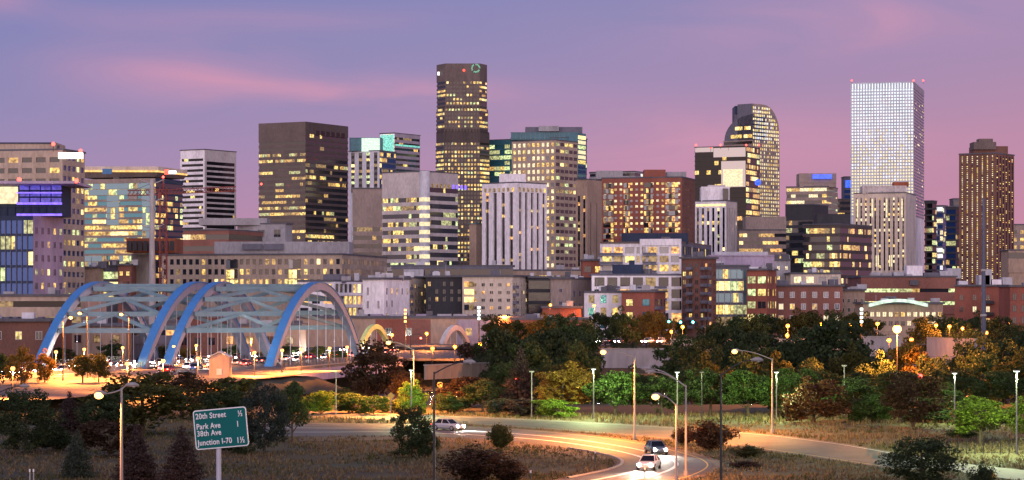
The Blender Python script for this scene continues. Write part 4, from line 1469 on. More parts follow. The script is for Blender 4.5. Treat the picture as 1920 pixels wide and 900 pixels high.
def wall_thing(name, label, px0, px1, top, bot, D, mat, cat='wall', thick=.6, panels=6, D1=None):
    a, c = Vector((XW(px0, D), D, 0)), Vector((XW(px1, D1 or D), D1 or D, 0))
    t = thing(name, label, cat, (a.x, a.y, ZW(bot, D)))
    f = Face(a, c, ZW(bot, D), ZW(top, D))
    mb = MB()
    f.box(mb, 0, f.L, f.z0, f.z1, -thick, 0, mat, '')
    for i in range(panels + 1):
        u = f.L * i / panels
        f.box(mb, max(0, u - .15), min(f.L, u + .15), f.z0, f.z1 - .02, 0, .08, mat)
    mb.build('wall', t)
    mb = MB()
    f.box(mb, -.1, f.L + .1, f.z1 + .004, f.z1 + .25, -thick - .12, .12, M_CONC, '')
    mb.build('coping', t)
    mb = MB()
    for i in range(int(f.L / 2) + 1):
        u = min(f.L - .05, i * 2.0)
        f.box(mb, u, u + .05, f.z1 + .25, f.z1 + 1.3, -.3, -.25, W['darkmetal'], '')
    for h in (.6, .95, 1.3):
        f.box(mb, 0, f.L, f.z1 + h, f.z1 + h + .05, -.31, -.24, W['darkmetal'], '')
    mb.build('railing', t)
    return t


M_WHITEWALL = surf('pale_wall', (.36, .32, .33), .85, .2, .1, .8)
wall_thing('retaining_wall', 'white panelled retaining wall below the street lights between dark trees, centre right', 1128, 1256, 655, 690, 560, M_WHITEWALL, panels=8)
wall_thing('retaining_wall', 'tan retaining wall of the road bank right of the lit bridge', 800, 985, 686, 712, 470, surf('tan_wall', (.34, .26, .2), .85, .2, .1, .8), panels=9, D1=500)
wall_thing('retaining_wall', 'pale wall section left of the orange lit tree', 1618, 1690, 632, 668, 560, M_WHITEWALL, panels=4)
wall_thing('retaining_wall', 'long pale curved wall section right of the orange lit tree', 1738, 1828, 634, 672, 560, M_WHITEWALL, panels=5, D1=540)
wall_thing('retaining_wall', 'low wall glowing orange below the pale walls, seen under the trees', 1560, 1870, 680, 715, 520, M_CONC, panels=12)
wall_thing('retaining_wall', 'long wall under the white car lights of the elevated street', 1258, 1640, 637, 660, 610, W['concrete'], panels=16)


# ------------------------------------------------------------------ arch bridges
def rib_z(t, H=20.9, z0=-1.0):
    return z0 + H * (1 - (2 * t - 1) ** 2)


SPAN = 74.0
M_BLUE, M_STEEL, M_RIB = W['bluesteel'], W['greensteel'], W['silver']
M_BLUE = surf('blue_skylit_steel', (.05, .20, .48), .6, .12, .2, 1)  # blue sky light on the rib tops put into the colour
M_RIB = surf('rib_steel', (.22, .26, .38), .5, .15, .2, 1)
M_STEEL = surf('brace_steel', (.15, .25, .31), .55, .15, .2, 1)


def arch_bridge(label, lA, sA, lB, sB, walk):
    root = thing('arch_bridge', label, 'bridge', SL(sA, lA, 0))
    # ribs: box girders with an outer flange coloured by blue sky light
    for lt, s0 in ((lA, sA), (lB, sB)):
        n = 28
        sect = []
        for i in range(n + 1):
            t = i / n
            p = SL(s0 + t * SPAN, lt, rib_z(t))
            q = SL(s0 + (t + .01) * SPAN, lt, rib_z(t + .01))
            tg = (q - p).normalized()
            nn = RE.cross(tg).normalized()
            if nn.z < 0:
                nn = -nn
            sect.append((p, nn))
        w, h = .8, .85
        mb, mb2 = MB(), MB()
        for (p, a), (q, c) in zip(sect, sect[1:]):
            P = [p - RE * w - a * h, p + RE * w - a * h, p + RE * w + a * h, p - RE * w + a * h]
            Q = [q - RE * w - c * h, q + RE * w - c * h, q + RE * w + c * h, q - RE * w + c * h]
            for i in range(4):
                j = (i + 1) % 4
                mb.face([P[i], P[j], Q[j], Q[i]], M_RIB)
            e = .06
            P2 = [p - RE * (w + .18) + a * (h + .004), p + RE * (w + .18) + a * (h + .004), p + RE * (w + .18) + a * (h + .22), p - RE * (w + .18) + a * (h + .22)]
            Q2 = [q - RE * (w + .18) + c * (h + .004), q + RE * (w + .18) + c * (h + .004), q + RE * (w + .18) + c * (h + .22), q - RE * (w + .18) + c * (h + .22)]
            for i in range(4):
                j = (i + 1) % 4
                mb2.face([P2[i], P2[j], Q2[j], Q2[i]], M_BLUE)
        rib = mb.build('arch_rib', root)
        mb2.build('flange', rib)
        # hangers down to the deck
        for k in range(3, 20, 2):
            t = k / 22
            mb = MB()
            p = SL(s0 + t * SPAN, lt)
            if rib_z(t) > DECK + 2:
                mb.path([(p.x, p.y, DECK), (p.x, p.y, rib_z(t) - .9)], .07, 5, W['silver'])
                mb.build('hanger', root)
        # concrete springing blocks
        for t in (0, 1):
            mb = MB()
            p = SL(s0 + t * SPAN, lt, -5.5)
            mb.box(p - RE * 1.5 - RD * 2, RE * 3, RD * 4, (0, 0, 5.6), M_CONC)
            mb.build('footing', root)
    ts = [.155, .225, .31, .41, .5, .59, .69, .775, .845]
    for i, t in enumerate(ts):
        z = rib_z(t)
        a, c = SL(sA + t * SPAN, lA + 1, z), SL(sB + t * SPAN, lB - 1, z)
        mb = MB()
        mb.beam(a, c, .9, 1.05, M_STEEL)
        mb.build('cross_brace', root)
        if i in (1, 2, 3, 4, 5, 6, 7):
            t2 = ts[i - 1] if t <= .5 else ts[i + 1]
            m = (a + c) / 2 - Vector((0, 0, .1))
            for lt, s0, sg in ((lA, sA, 1), (lB, sB, -1)):
                mb = MB()
                mb.beam(SL(s0 + t2 * SPAN, lt + sg * 1.05, rib_z(t2)), m, .6, .75, M_STEEL)
                mb.build('diagonal_brace', root)
    # deck with girders, kerbs and railing
    l0, l1 = lA - 3 - walk[0], lB + 3 + walk[1]
    s0, s1 = min(sA, sB) + 1.5, max(sA, sB) + SPAN + 6
    mb = MB()
    o = SL(s0, l0, DECK - .55)
    mb.box(o, RE * (l1 - l0), RD * (s1 - s0), (0, 0, .54), M_ASPH)
    mb.build('deck', root)
    for lt in (l0 + .3, l1 - .3):
        mb = MB()
        mb.box(SL(s0, lt - .25, DECK - 3.2), RE * .5, RD * (s1 - s0), (0, 0, 2.64), W['lilac'])
        mb.build('girder', root)
        mb = MB()
        for k in range(int((s1 - s0) / 2.5) + 1):
            p = SL(s0 + .05 + k * 2.5, lt)
            mb.box((p.x - .05, p.y - .05, DECK), (.1, 0, 0), (0, .1, 0), (0, 0, 1.3), W['darkmetal'])
        for h in (.35, .65, .95, 1.25):
            mb.box(SL(s0, lt - .03, DECK + h), RE * .06, RD * (s1 - s0), (0, 0, .07), W['darkmetal'])
        mb.build('railing', root)
        mb = MB()
        mb.box(SL(s0, lt - .2, DECK - .006), RE * .4, RD * (s1 - s0), (0, 0, .22), M_CONC)
        mb.build('kerb', root)
    for s in (s0 + 3, s1 - 3):
        mb = MB()
        mb.box(SL(s, l0 + 1, -5.8), RE * (l1 - l0 - 2), RD * 1.5, (0, 0, 4.6), M_CONC)
        mb.build('abutment', root)
    return root


arch_bridge('left steel arch bridge, two blue-edged ribs with grey cross bracing over the white headlights', -217, 481, -195.5, 487, (0, -2.2))
arch_bridge('right steel arch bridge, its near rib a full arch in the middle of the crossing', -190.5, 489, -172, 504, (-2.2, 6))


def small_arch(label, px0, px1, top, base, D, mat, thick, skew=10):
    root = thing('arch_rib', label, 'arch', (XW((px0 + px1) / 2, D), D, ZW(base, D)))
    x0, x1 = XW(px0, D), XW(px1, D)
    n = 16
    pts = []
    for i in range(n + 1):
        t = i / n
        pts.append(Vector((x0 + (x1 - x0) * t, D + skew * 2 * t, ZW(base, D) + (ZW(top, D) - ZW(base, D)) * (1 - (2 * t - 1) ** 2))))
    mb = MB()
    mb.path(pts, thick, 4, mat)
    mb.build('rib', root)
    for k in range(3, n - 1, 3):
        mb = MB()
        p = pts[k]
        mb.path([(p.x, p.y, ZW(base, D)), p], .09, 4, W['silver'])
        mb.build('hanger', root)


M_GREEN_ARCH = surf('green_lit_arch_steel', (.50, .58, .22), .5)  # the arch's green lighting is put into its base colour
small_arch('pale green lit far arch just right of the big arch bridge', 674, 724, 613, 660, 700, M_GREEN_ARCH, 1.0)
small_arch('far white arch behind the grey arch, between the starry lamps', 790, 838, 612, 655, 800, W['offwhite'], .9)
small_arch('far grey-white arch, the larger of the pair beside the lamps right of the bridge', 822, 880, 615, 668, 740, W['offwhite'], 1.1)
small_arch('small pale arch top showing above the dark trees', 934, 980, 616, 650, 780, W['offwhite'], 1.0)

# ------------------------------------------------------------------ utility poles, crane
def pole_thing(name, label, cat, px, top, D, r0, r1, mat, base=None):
    x = XW(px, D)
    zb = ground(x, D) if base is None else base
    t = thing(name, label, cat, (x, D, zb))
    mb = MB()
    mb.path([(x, D, zb), (x, D, zb + (ZW(top, D) - zb) * .5), (x, D, ZW(top, D))], [r0, (r0 + r1) / 2, r1], 12, mat)
    mb.build('pole', t)
    return t, x, zb


t, x, zb = pole_thing('power_pole', 'grey steel power monopole with side arms behind the left arch bridge', 'power pole', 285, 336, 620, .95, .55, W['metal'])
for py, s in ((340, 1), (374, 1), (424, 1), (340, -1), (374, -1), (424, -1)):
    z = ZW(py, 620)
    mb = MB()
    mb.path([(x, 620, z - .6), (x + s * 1.8, 620, z - .1), (x + s * 3.2, 620, z + .5)], [.16, .13, .09], 6, W['metal'])
    arm = mb.build('arm', t)
    mb = MB()
    for k in range(4):
        mb.path([(x + s * 3.1, 620, z + .3 - k * .25), (x + s * 3.1, 620, z + .2 - k * .25)], [.16, .16], 8, W['slate'])
    mb.build('insulator', arm)
t, x, zb = pole_thing('power_pole', 'tall tapering blue-grey steel monopole before the brown apartment tower', 'power pole', 1844, 372, 480, .62, .26, surf('blue_grey_steel', (.07, .085, .14), .5))
mb = MB()
for z in (zb + 1, zb + 10, zb + 19, zb + 28):
    mb.path([(x, 480, z), (x, 480, z + .4)], [.9 - (z - zb) * .013] * 2, 12, W['metal'])
mb.build('joint_ring', t)

D = 930
t = thing('tower_crane', 'red lattice tower crane with a long jib over the concrete core', 'crane', (XW(305, D), D, 0))
M_CRANE = surf('crane_red', (.20, .035, .03), .5)


def lattice(mb, p, q, w, n, mat, r=.16):
    p, q = Vector(p), Vector(q)
    d = (q - p).normalized()
    sx = d.cross(Vector((0, 1, 0)))
    sx = (sx if sx.length > .1 else Vector((1, 0, 0))).normalized() * w / 2
    sy = d.cross(sx).normalized() * w / 2
    C = [sx + sy, sx - sy, -sx - sy, -sx + sy]
    for c in C:
        mb.path([p + c, q + c], r, 4, mat)
    for i in range(n):
        a, b_ = p.lerp(q, i / n), p.lerp(q, (i + 1) / n)
        for k in range(4):
            mb.path([a + C[k], b_ + C[(k + 1) % 4]], r * .6, 4, mat)


mb = MB()
lattice(mb, (XW(306, D), D, 0), (XW(306, D), D, ZW(352, D)), 2.6, 20, M_CRANE, .2)
mb.build('mast', t)
mb = MB()
lattice(mb, (XW(240, D), D, ZW(362, D)), (XW(306, D), D, ZW(360, D)), 2.0, 9, M_CRANE, .25)
mb.build('counter_jib', t)
mb = MB()
lattice(mb, (XW(306, D), D, ZW(360, D)), (XW(442, D), D, ZW(354, D)), 1.7, 20, M_CRANE, .2)
mb.build('jib', t)
mb = MB()
mb.cbox(XW(240, D), XW(258, D), D - 1, D + 1, ZW(374, D), ZW(362, D), W['concrete'])
mb.build('counterweight', t)
mb = MB()
mb.cbox(XW(298, D), XW(304, D), D - 2.2, D - 1.7 + 1.5, ZW(372, D), ZW(362, D), M_CRANE)
mb.build('cab', t)
mb = MB()
mb.path([(XW(306, D), D, ZW(355, D)), (XW(306, D), D, ZW(334, D))], .35, 5, M_CRANE)
for px in (248, 380):
    mb.path([(XW(306, D), D, ZW(335, D)), (XW(px, D), D, ZW(358, D))], .10, 4, W['darkmetal'])
mb.build('apex', t)
mb = MB()
mb.ball((XW(306, D), D, ZW(332, D)), .5, LIT['r'], 8, 5)
mb.build('beacon', t)


# ------------------------------------------------------------------ lamps
SODIUM = lit('sodium_lamp', (1, .36, .05), 2.9, .1)
SODIUM_BIG = lit('sodium_lamp_bright', (1, .42, .09), 9, .1)
WARMW = lit('warm_white_lamp', (1, .46, .12), 3.6, .1)
LED = lit('led_lamp', (.78, 1, .80), 5, .1)
OFFLENS = glass('unlit_lamp_lens', (.35, .37, .42), .25)
M_GALV = surf('galvanised_steel', (.24, .23, .24), .45, .12, .5, 3)
M_DARKP = surf('dark_bronze_pole', (.028, .026, .03), .5)


LAMP_GAIN = 7.5


def point(parent, loc, col, power, r=.25):
    l = bpy.data.lights.new('lamp_light', 'POINT')
    l.energy, l.color, l.shadow_soft_size = power * LAMP_GAIN, col, r
    o = bpy.data.objects.new('lamp_light', l)
    COL.objects.link(o)
    o.parent = parent
    o.location = Vector(loc) - parent_loc(parent)


def down(parent, loc, col, power):
    l = bpy.data.lights.new('lamp_light', 'SPOT')
    l.energy, l.color, l.shadow_soft_size, l.spot_size, l.spot_blend = power * LAMP_GAIN, col, .2, math.radians(165), .35
    o = bpy.data.objects.new('lamp_light', l)
    COL.objects.link(o)
    o.parent = parent
    o.location = Vector(loc) - parent_loc(parent)


def cobra(label, px, base, D, top, arms, mat, r=.13):
    """highway lamp: tapered pole, curved arms, flat heads. arms: (pixel x, pixel y of head, lit, power)"""
    x = XW(px, D)
    zb = ground(x, D)
    zt = ZW(top, D)
    t = thing('street_lamp', label, 'street lamp', (x, D, zb))
    mb = MB()
    mb.path([(x, D, zb), (x, D, (zb + zt) / 2), (x, D, zt)], [r, r * .8, r * .6], 10, mat)
    mb.build('pole', t)
    mb = MB()
    mb.path([(x, D, zb), (x, D, zb + .5)], [r * 1.9, r * 1.7], 8, mat)
    mb.build('base', t)
    for hx_, hy_, on, pw in arms:
        hx, hz = XW(hx_, D), ZW(hy_, D)
        s = 1 if hx > x else -1
        mb = MB()
        pts = [(x + (hx - x) * k, D, (zt - .15) + (hz - zt + .15) * math.sin(k * math.pi / 2)) for k in (0, .2, .4, .6, .8, 1)]
        mb.path(pts, [r * .5, r * .45, r * .42, r * .4, r * .38, r * .36], 6, mat)
        mb.build('arm', t)
        mb = MB()
        q = Vector((hx, D, hz))
        mb.path([q - Vector((s * .15, 0, 0)), q + Vector((s * .15, 0, .04)), q + Vector((s * .55, 0, .03)), q + Vector((s * .85, 0, -.02))], [.10, .19, .20, .08], 10, M_GALV if not on else mat)
        hd = mb.build('lamp_head', t, smooth=True)
        mb = MB()
        if on:
            mb.ball(q + Vector((s * .45, 0, -.14)), .36, SODIUM_BIG if pw > 2500 else SODIUM, 12, 8, .8)
        else:
            mb.ball(q + Vector((s * .45, 0, -.10)), .17, OFFLENS, 10, 6, .6)
        mb.build('lens', hd)
        if on and pw:
            down(t, q + Vector((s * .45, 0, -.5)), (1, .30, .05), pw)
    return t


cobra('orange lit street lamp with two curved arms, nearest lamp at the left', 228, 920, 190, 727, ((196, 738, True, 3500), (240, 722, False, 0)), M_GALV, .14)
cobra('tall black street lamp, unlit, its arm curving right over the ramp', 814, 920, 195, 697, ((872, 679, False, 0),), M_DARKP, .12)
cobra('galvanised street lamp on the verge of the far road, arm to the left, lit orange', 1190, 825, F * CZ / (825 - HY), 668, ((1138, 658, True, 9000),), M_GALV)
cobra('short street lamp beside the loop ramp burning bright orange', 1268, 900, 224, 757, ((1238, 741, True, 2700),), M_GALV, .11)
cobra('unlit double-arm street lamp behind the bright orange lamp at the loop', 1286, 893, F * CZ / (893 - HY), 722, ((1218, 691, False, 0), (1226, 697, False, 0)), M_GALV)
cobra('tall black street lamp right of the loop, unlit, arm curving right', 1352, 930, 200, 700, ((1412, 675, False, 0),), M_DARKP, .12)
cobra('galvanised street lamp beside the far road on the right, arm to the left, lit orange', 1448, 812, F * CZ / (812 - HY), 672, ((1384, 657, True, 7000),), M_GALV)
cobra('lit street lamp rising from the green bushes right of the bridge', 776, 757, F * CZ / (772 - HY), 655, ((734, 641, True, 22000),), M_GALV, .12)
cobra('half hidden highway lamp with a pale head at the left edge', -6, 760, 250, 735, ((40, 724, False, 0),), M_DARKP, .12)

cobra('tall thin street lamp before the left bridge, left of a pair, lit', 118, 700, 440, 597, ((128, 594, True, 15000),), M_DARKP, .11)
cobra('tall thin street lamp inside the left bridge, right of a pair, lit', 164, 700, 455, 588, ((154, 586, True, 15000),), M_DARKP, .11)
cobra('tall thin street lamp near the right rib of the left bridge, lit', 242, 700, 450, 590, ((232, 588, True, 15000),), M_DARKP, .11)


def path_lamp(label, px, top, base, on, pw=0, mat=None):
    D = F * CZ / (base - HY)
    x, zt = XW(px, D), ZW(top, D)
    zb = ground(x, D)
    t = thing('path_lamp', label, 'path lamp', (x, D, zb))
    mb = MB()
    mb.path([(x, D, zb), (x, D, zt - .05)], [.09, .07], 8, mat or M_GALV)
    mb.build('pole', t)
    mb = MB()
    mb.cbox(x - .36, x + .36, D - .2, D + .2, zt, zt + .12, mat or M_GALV)
    hd = mb.build('lamp_head', t)
    mb = MB()
    mb.cbox(x - .28, x + .28, D - .16, D + .16, zt - .06, zt - .004, LED if on else OFFLENS)
    mb.build('lens', hd)
    if on:
        point(t, (x, D, zt - .35), (.80, 1, .40), pw, .15)
    return t


path_lamp('unlit path lamp in the lit bushes left of the dark brown tree', 630, 698, 778, False)
path_lamp('white glowing path lamp beside the bright green shrub in front of the bridge end', 771, 694, 784, True, 3000)
path_lamp('dim path lamp standing by the grey-purple conifer', 997, 697, 782, False)
path_lamp('white glowing path lamp between the yellow-orange tree and the green tree', 1113, 692, 786, True, 4200)
path_lamp('path lamp with a bright head behind the bright orange street lamp', 1270, 698, 786, True, 1200)
path_lamp('dark path lamp against the shrubs right of the double-arm lamp', 1316, 698, 786, False, 0, M_DARKP)
path_lamp('path lamp glowing in the shrubs beside the right-hand galvanised street lamp', 1456, 698, 790, True, 3600)
path_lamp('slim orange-tinted path lamp before the big dark tree', 1583, 686, 782, False)
path_lamp('path lamp showing between the dark trees left of the lit yellow-green tree', 1790, 700, 796, True, 2500)
path_lamp('white path lamp over the lit yellow-green tree at the right edge', 1906, 696, 852, True, 8000)


def globe_lamp(label, px, py, D=None, z=6.5, zb=None, mat=WARMW, pw=0, r=.36, col=(1, .29, .05), group=None):
    D = D or F * (CZ - z) / (py - HY)
    x, zt = XW(px, D), ZW(py, D)
    zb = (DECK if zb is None else zb)
    t = thing('post_lamp', label, 'post lamp', (x, D, zb), group)
    mb = MB()
    mb.path([(x, D, zb), (x, D, zb + .6), (x, D, zt - r)], [.16, .09, .06], 8, M_DARKP)
    mb.build('post', t)
    mb = MB()
    mb.ball((x, D, zt), r, mat, 12, 8)
    mb.build('lamp_globe', t, smooth=True)
    mb = MB()
    mb.path([(x, D, zt + r * .8), (x, D, zt + r * 1.35)], [r * .7, .05], 8, M_DARKP)
    mb.build('cap', t)
    if pw and group:
        down(t, (x, D - .3, zt - r - .1), col, pw)
    elif pw:
        point(t, (x, D - 1.0, zt - .1), col, pw)
    return t


ORD = ['first', 'second', 'third', 'fourth', 'fifth', 'sixth', 'seventh', 'eighth', 'ninth', 'tenth', 'eleventh', 'twelfth', 'thirteenth', 'fourteenth', 'fifteenth', 'sixteenth', 'seventeenth', 'eighteenth', 'nineteenth', 'twentieth',
       'twenty-first', 'twenty-second', 'twenty-third', 'twenty-fourth', 'twenty-fifth', 'twenty-sixth', 'twenty-seventh', 'twenty-eighth']
deck_lamps = [(24, 691, 1500), (105, 660, 1500), (158, 655, 1500), (230, 652, 1200), (239, 682, 1500), (306, 677, 1500), (326, 650, 1200), (368, 648, 1200), (371, 672, 1500), (420, 663, 1200), (471, 636, 2500), (477, 661, 1800), (529, 657, 1200), (565, 655, 1200), (618, 653, 1500), (651, 651, 1200)]
for i, (px, py, pw) in enumerate(deck_lamps):
    globe_lamp('lit globe lamp on the arch bridge deck, %s from the left edge' % ORD[i], px, py, pw=pw * 4.0, group='globe lamps on the bridge deck')
globe_lamp('small lamp low under the near rib foot of the right arch', 517, 712, D=470, zb=-4, pw=900)
far_lamps = [(735, 628, 690, 2500, 'street lamp with an orange glow at the far bridge end, over the bright nearer one'), (800, 625, 700, 3500, 'starry orange street lamp left of the far grey-white arch'),
             (811, 653, 600, 1500, 'orange lamp at the left foot of the far grey-white arch'), (853, 650, 600, 1500, 'orange lamp inside the far grey-white arch'), (900, 645, 590, 4000, 'bright starry lamp at the end of the tan retaining wall'),
             (825, 721, 430, 300, 'small orange lamp low in the brush beside the black street lamp'), (946, 593, 760, 1200, 'double lamp high over the tree left of the orange shop'), (933, 619, 740, 1000, 'orange lamp beside the small pale arch top'),
             (951, 642, 640, 600, 'dim orange lamp in the dark trees below the small pale arch'), (1032, 572, 770, 2500, 'red-orange starry lamp on the grey gable flats'), (1114, 573, 780, 2500, 'orange starry lamp before the small white corner flats'),
             (1074, 616, 700, 1000, 'small orange lamp among the dark trees under the white flats'), (971, 711, 420, 100, 'tiny red-orange lamp in the grey-purple conifer'), (1280, 613, 640, 3000, 'orange starry lamp by the teal traffic lights'),
             (1259, 622, 640, 800, 'small warm lamp just left of the traffic light corner'), (1477, 611, 600, 2500, 'orange starry lamp above the dark tree, upper of two at the elevated street'), (1476, 629, 600, 1200, 'orange lamp on the elevated street, lower of two'),
             (1540, 608, 640, 2500, 'orange starry lamp, leftmost of three over the big dark round tree'), (1595, 608, 640, 2000, 'orange starry lamp, middle of three over the big dark round tree'), (1645, 607, 640, 2000, 'orange starry lamp, rightmost of three before the lit hall'),
             (1755, 610, 640, 2000, 'orange starry lamp, first right of the brightest lamp'), (1780, 612, 640, 2500, 'orange starry lamp, second right of the brightest lamp'), (1805, 616, 640, 2500, 'orange starry lamp, third right of the brightest lamp'),
             (1667, 638, 540, 1500, 'small warm lamp left above the orange lit tree'), (1709, 637, 540, 1500, 'small warm lamp right above the orange lit tree'), (1902, 649, 520, 600, 'orange lamp in dark foliage near the right edge'), (1849, 624, 560, 400, 'pinkish lamp beside the steel monopole'),
             (1724, 706, 400, 150, 'red-orange light low among the dark trees below the orange tree'), (1893, 602, 700, 2000, 'red-orange lamp on the red brick flats at the right edge')]
for px, py, D, pw, lab in far_lamps:
    x = XW(px, D)
    globe_lamp(lab, px, py, D=D, zb=ground(x, D) if ground(x, D) < ZW(py, D) - 3 else ZW(py, D) - 6, mat=SODIUM if pw > 150 else LIT['r'], pw=pw * .65 if pw > 150 else 0, r=.52)
# the brightest lamp
globe_lamp('brightest orange lamp on a tall pole above the orange lit tree', 1682, 617, D=418, zb=-4.5, mat=SODIUM_BIG, pw=32000, r=.75)
# floodlight columns
for lab, px, top, D, mat in (('tall mast with green-white stacked floodlights right of the bridge', 898, 572, 700, LED), ('tall mast with red and orange stacked lights over the warehouse', 760, 577, 700, WARMW), ('mast with small white floodlights in front of the terraced brick building', 1615, 575, 640, LED)):
    x = XW(px, D)
    zt = ZW(top, D)
    t = thing('light_mast', lab, 'light mast', (x, D, 0))
    mb = MB()
    mb.path([(x, D, 0), (x, D, zt)], [.25, .15], 8, M_DARKP)
    mb.build('pole', t)
    for k in range(4):
        mb = MB()
        mb.cbox(x - .35, x + .35, D - .5, D - .2, zt - 1 - k * 1.1, zt - .35 - k * 1.1, mat)
        mb.build('floodlight', t)
# traffic lights
TEAL = lit('green_signal', (.10, 1, .85), 14, .1)
REDS = lit('red_signal', (1, .12, .08), 8, .1)
for lab, px, py, D, mat, px1 in (('traffic light showing green on a mast arm, left of the pair by the dark pine', 1276, 604, 620, TEAL, 1262), ('traffic light showing green at the arm end, right of the pair by the dark pine', 1299, 604, 615, TEAL, 1322),
                                 ('small distant traffic light showing green, left of the pair', 1254, 603, 660, TEAL, 1248), ('traffic light showing red by the far grey-white arch', 789, 634, 640, REDS, 770)):
    x, z = XW(px, D), ZW(py, D)
    xp = XW(px1, D)
    t = thing('traffic_light', lab, 'traffic light', (xp, D, 0))
    mb = MB()
    mb.path([(xp, D, 0), (xp, D, z + 1.0)], [.16, .12], 8, M_DARKP)
    mb.build('pole', t)
    mb = MB()
    mb.path([(xp, D, z + .9), (x, D, z + 1.1)], .08, 6, M_DARKP)
    mb.build('mast_arm', t)
    mb = MB()
    mb.cbox(x - .25, x + .25, D - .2, D + .2, z - .75, z + .75, W['charcoal'])
    hd = mb.build('signal_head', t)
    mb = MB()
    mb.ball((x, D - .26, z), .30, mat, 8, 6)
    mb.build('lens', hd)

# ------------------------------------------------------------------ cars
M_TYRE = surf('tyre_rubber', (.02, .02, .02), .85)
M_RIM = surf('alloy', (.45, .45, .48), .35, metal=.8)
HEAD = lit('headlight', (1, .93, .80), 300, .05)
TAIL = lit('tail_light', (1, .06, .04), 40, .05)
PAINTS = {}
for nm, c in (('silver', (.45, .45, .47)), ('white', (.7, .7, .7)), ('black', (.02, .02, .022)), ('grey', (.14, .14, .15)), ('red', (.35, .02, .02)), ('blue', (.03, .07, .22))):
    PAINTS[nm] = surf(nm + '_car_paint', c, .25, .05, 1, 2, metal=.2, spec=.6)


def make_car():
    t = thing('parked_car' if False else 'car', 'car', 'car', (0, 0, 0))
    prof = [(-2.25, .38, .66, .74), (-2.12, .26, .80, .84), (-1.5, .20, .90, .90), (-.2, .18, .92, .91), (.9, .18, .90, .91), (1.6, .20, .82, .88), (2.08, .24, .70, .82), (2.24, .36, .56, .72)]
    mb = MB()
    secs = []
    for x, zb, zt, hw in prof:
        half = [(hw * .82, zb), (hw, zb + (zt - zb) * .3), (hw, zb + (zt - zb) * .72), (hw * .9, zt)]
        secs.append([Vector((x, y, z)) for y, z in half] + [Vector((x, -y, z)) for y, z in reversed(half)])
    for A, B in zip(secs, secs[1:]):
        for i in range(8):
            j = (i + 1) % 8
            mb.face([A[i], B[i], B[j], A[j]], PAINTS['silver'])
    mb.face(secs[0], PAINTS['silver'])
    mb.face(list(reversed(secs[-1])), PAINTS['silver'])
    # roof panel and pillars
    lo = [(-1.75, .80, .88), (1.05, .80, .88)]
    hi = [(-1.15, .60, 1.43), (.30, .60, 1.43)]
    mb.box((-1.12, -.61, 1.40), (1.42, 0, 0), (0, 1.22, 0), (0, 0, .06), PAINTS['silver'])
    for s in (1, -1):
        for a, c in (((-1.75, s * .79, .86), (-1.12, s * .60, 1.42)), ((1.05, s * .79, .86), (.30, s * .60, 1.42)), ((-.4, s * .81, .86), (-.4, s * .615, 1.42))):
            mb.path([a, c], .045, 5, PAINTS['silver'])
    mb.build('body', t, (0, 0, 0), smooth=False)
    g = GL['black']
    A = [Vector((-1.70, -.77, .88)), Vector((1.00, -.77, .88)), Vector((1.00, .77, .88)), Vector((-1.70, .77, .88))]
    Bq = [Vector((-1.13, -.585, 1.40)), Vector((.29, -.585, 1.40)), Vector((.29, .585, 1.40)), Vector((-1.13, .585, 1.40))]
    for i, nm in enumerate(('side_window', 'windscreen', 'side_window', 'rear_window')):
        j = (i + 1) % 4
        mb = MB()
        mb.face([A[i], A[j], Bq[j], Bq[i]], g)
        mb.build(nm, t, (0, 0, 0))
    for x in (-1.35, 1.38):
        for s in (1, -1):
            mb = MB()
            mb.path([(x, s * .72, .32), (x, s * .93, .32)], .325, 16, M_TYRE)
            w = mb.build('wheel', t, (0, 0, 0))
            mb = MB()
            mb.path([(x, s * .93, .32), (x, s * .945, .32)], [.21, .19], 12, M_RIM)
            mb.build('rim', w, (0, 0, 0))
    for s in (1, -1):
        mb = MB()
        mb.path([(2.10, s * .60, .56), (2.26, s * .58, .55)], [.18, .15], 10, HEAD)
        mb.build('headlight', t, (0, 0, 0))
        mb = MB()
        mb.cbox(-2.28, -2.1, min(s * .5, s * .76), max(s * .5, s * .76), .62, .76, TAIL)
        mb.build('tail_light', t, (0, 0, 0))
    return t


CAR0 = make_car()
first_car = [True]


def car(label, pos, ang, paint, group, beam=0):
    o = CAR0 if first_car[0] else copy_tree(CAR0)
    first_car[0] = False
    o['label'], o['group'] = label, group
    o.location = pos
    o.rotation_euler = (0, 0, ang)
    for c in o.children:
        if c.name.split('.')[0] == 'body':
            own_material(c, PAINTS[paint])
    if beam:
        for s in (.6, -.6):
            l = bpy.data.lights.new('beam', 'SPOT')
            l.energy, l.color, l.spot_size, l.spot_blend, l.shadow_soft_size = beam, (1, .92, .78), math.radians(60), .8, .1
            b = bpy.data.objects.new('beam', l)
            COL.objects.link(b)
            b.parent = o
            b.location = (2.45, s, .6)
            b.rotation_euler = (math.radians(86), 0, math.radians(-90))


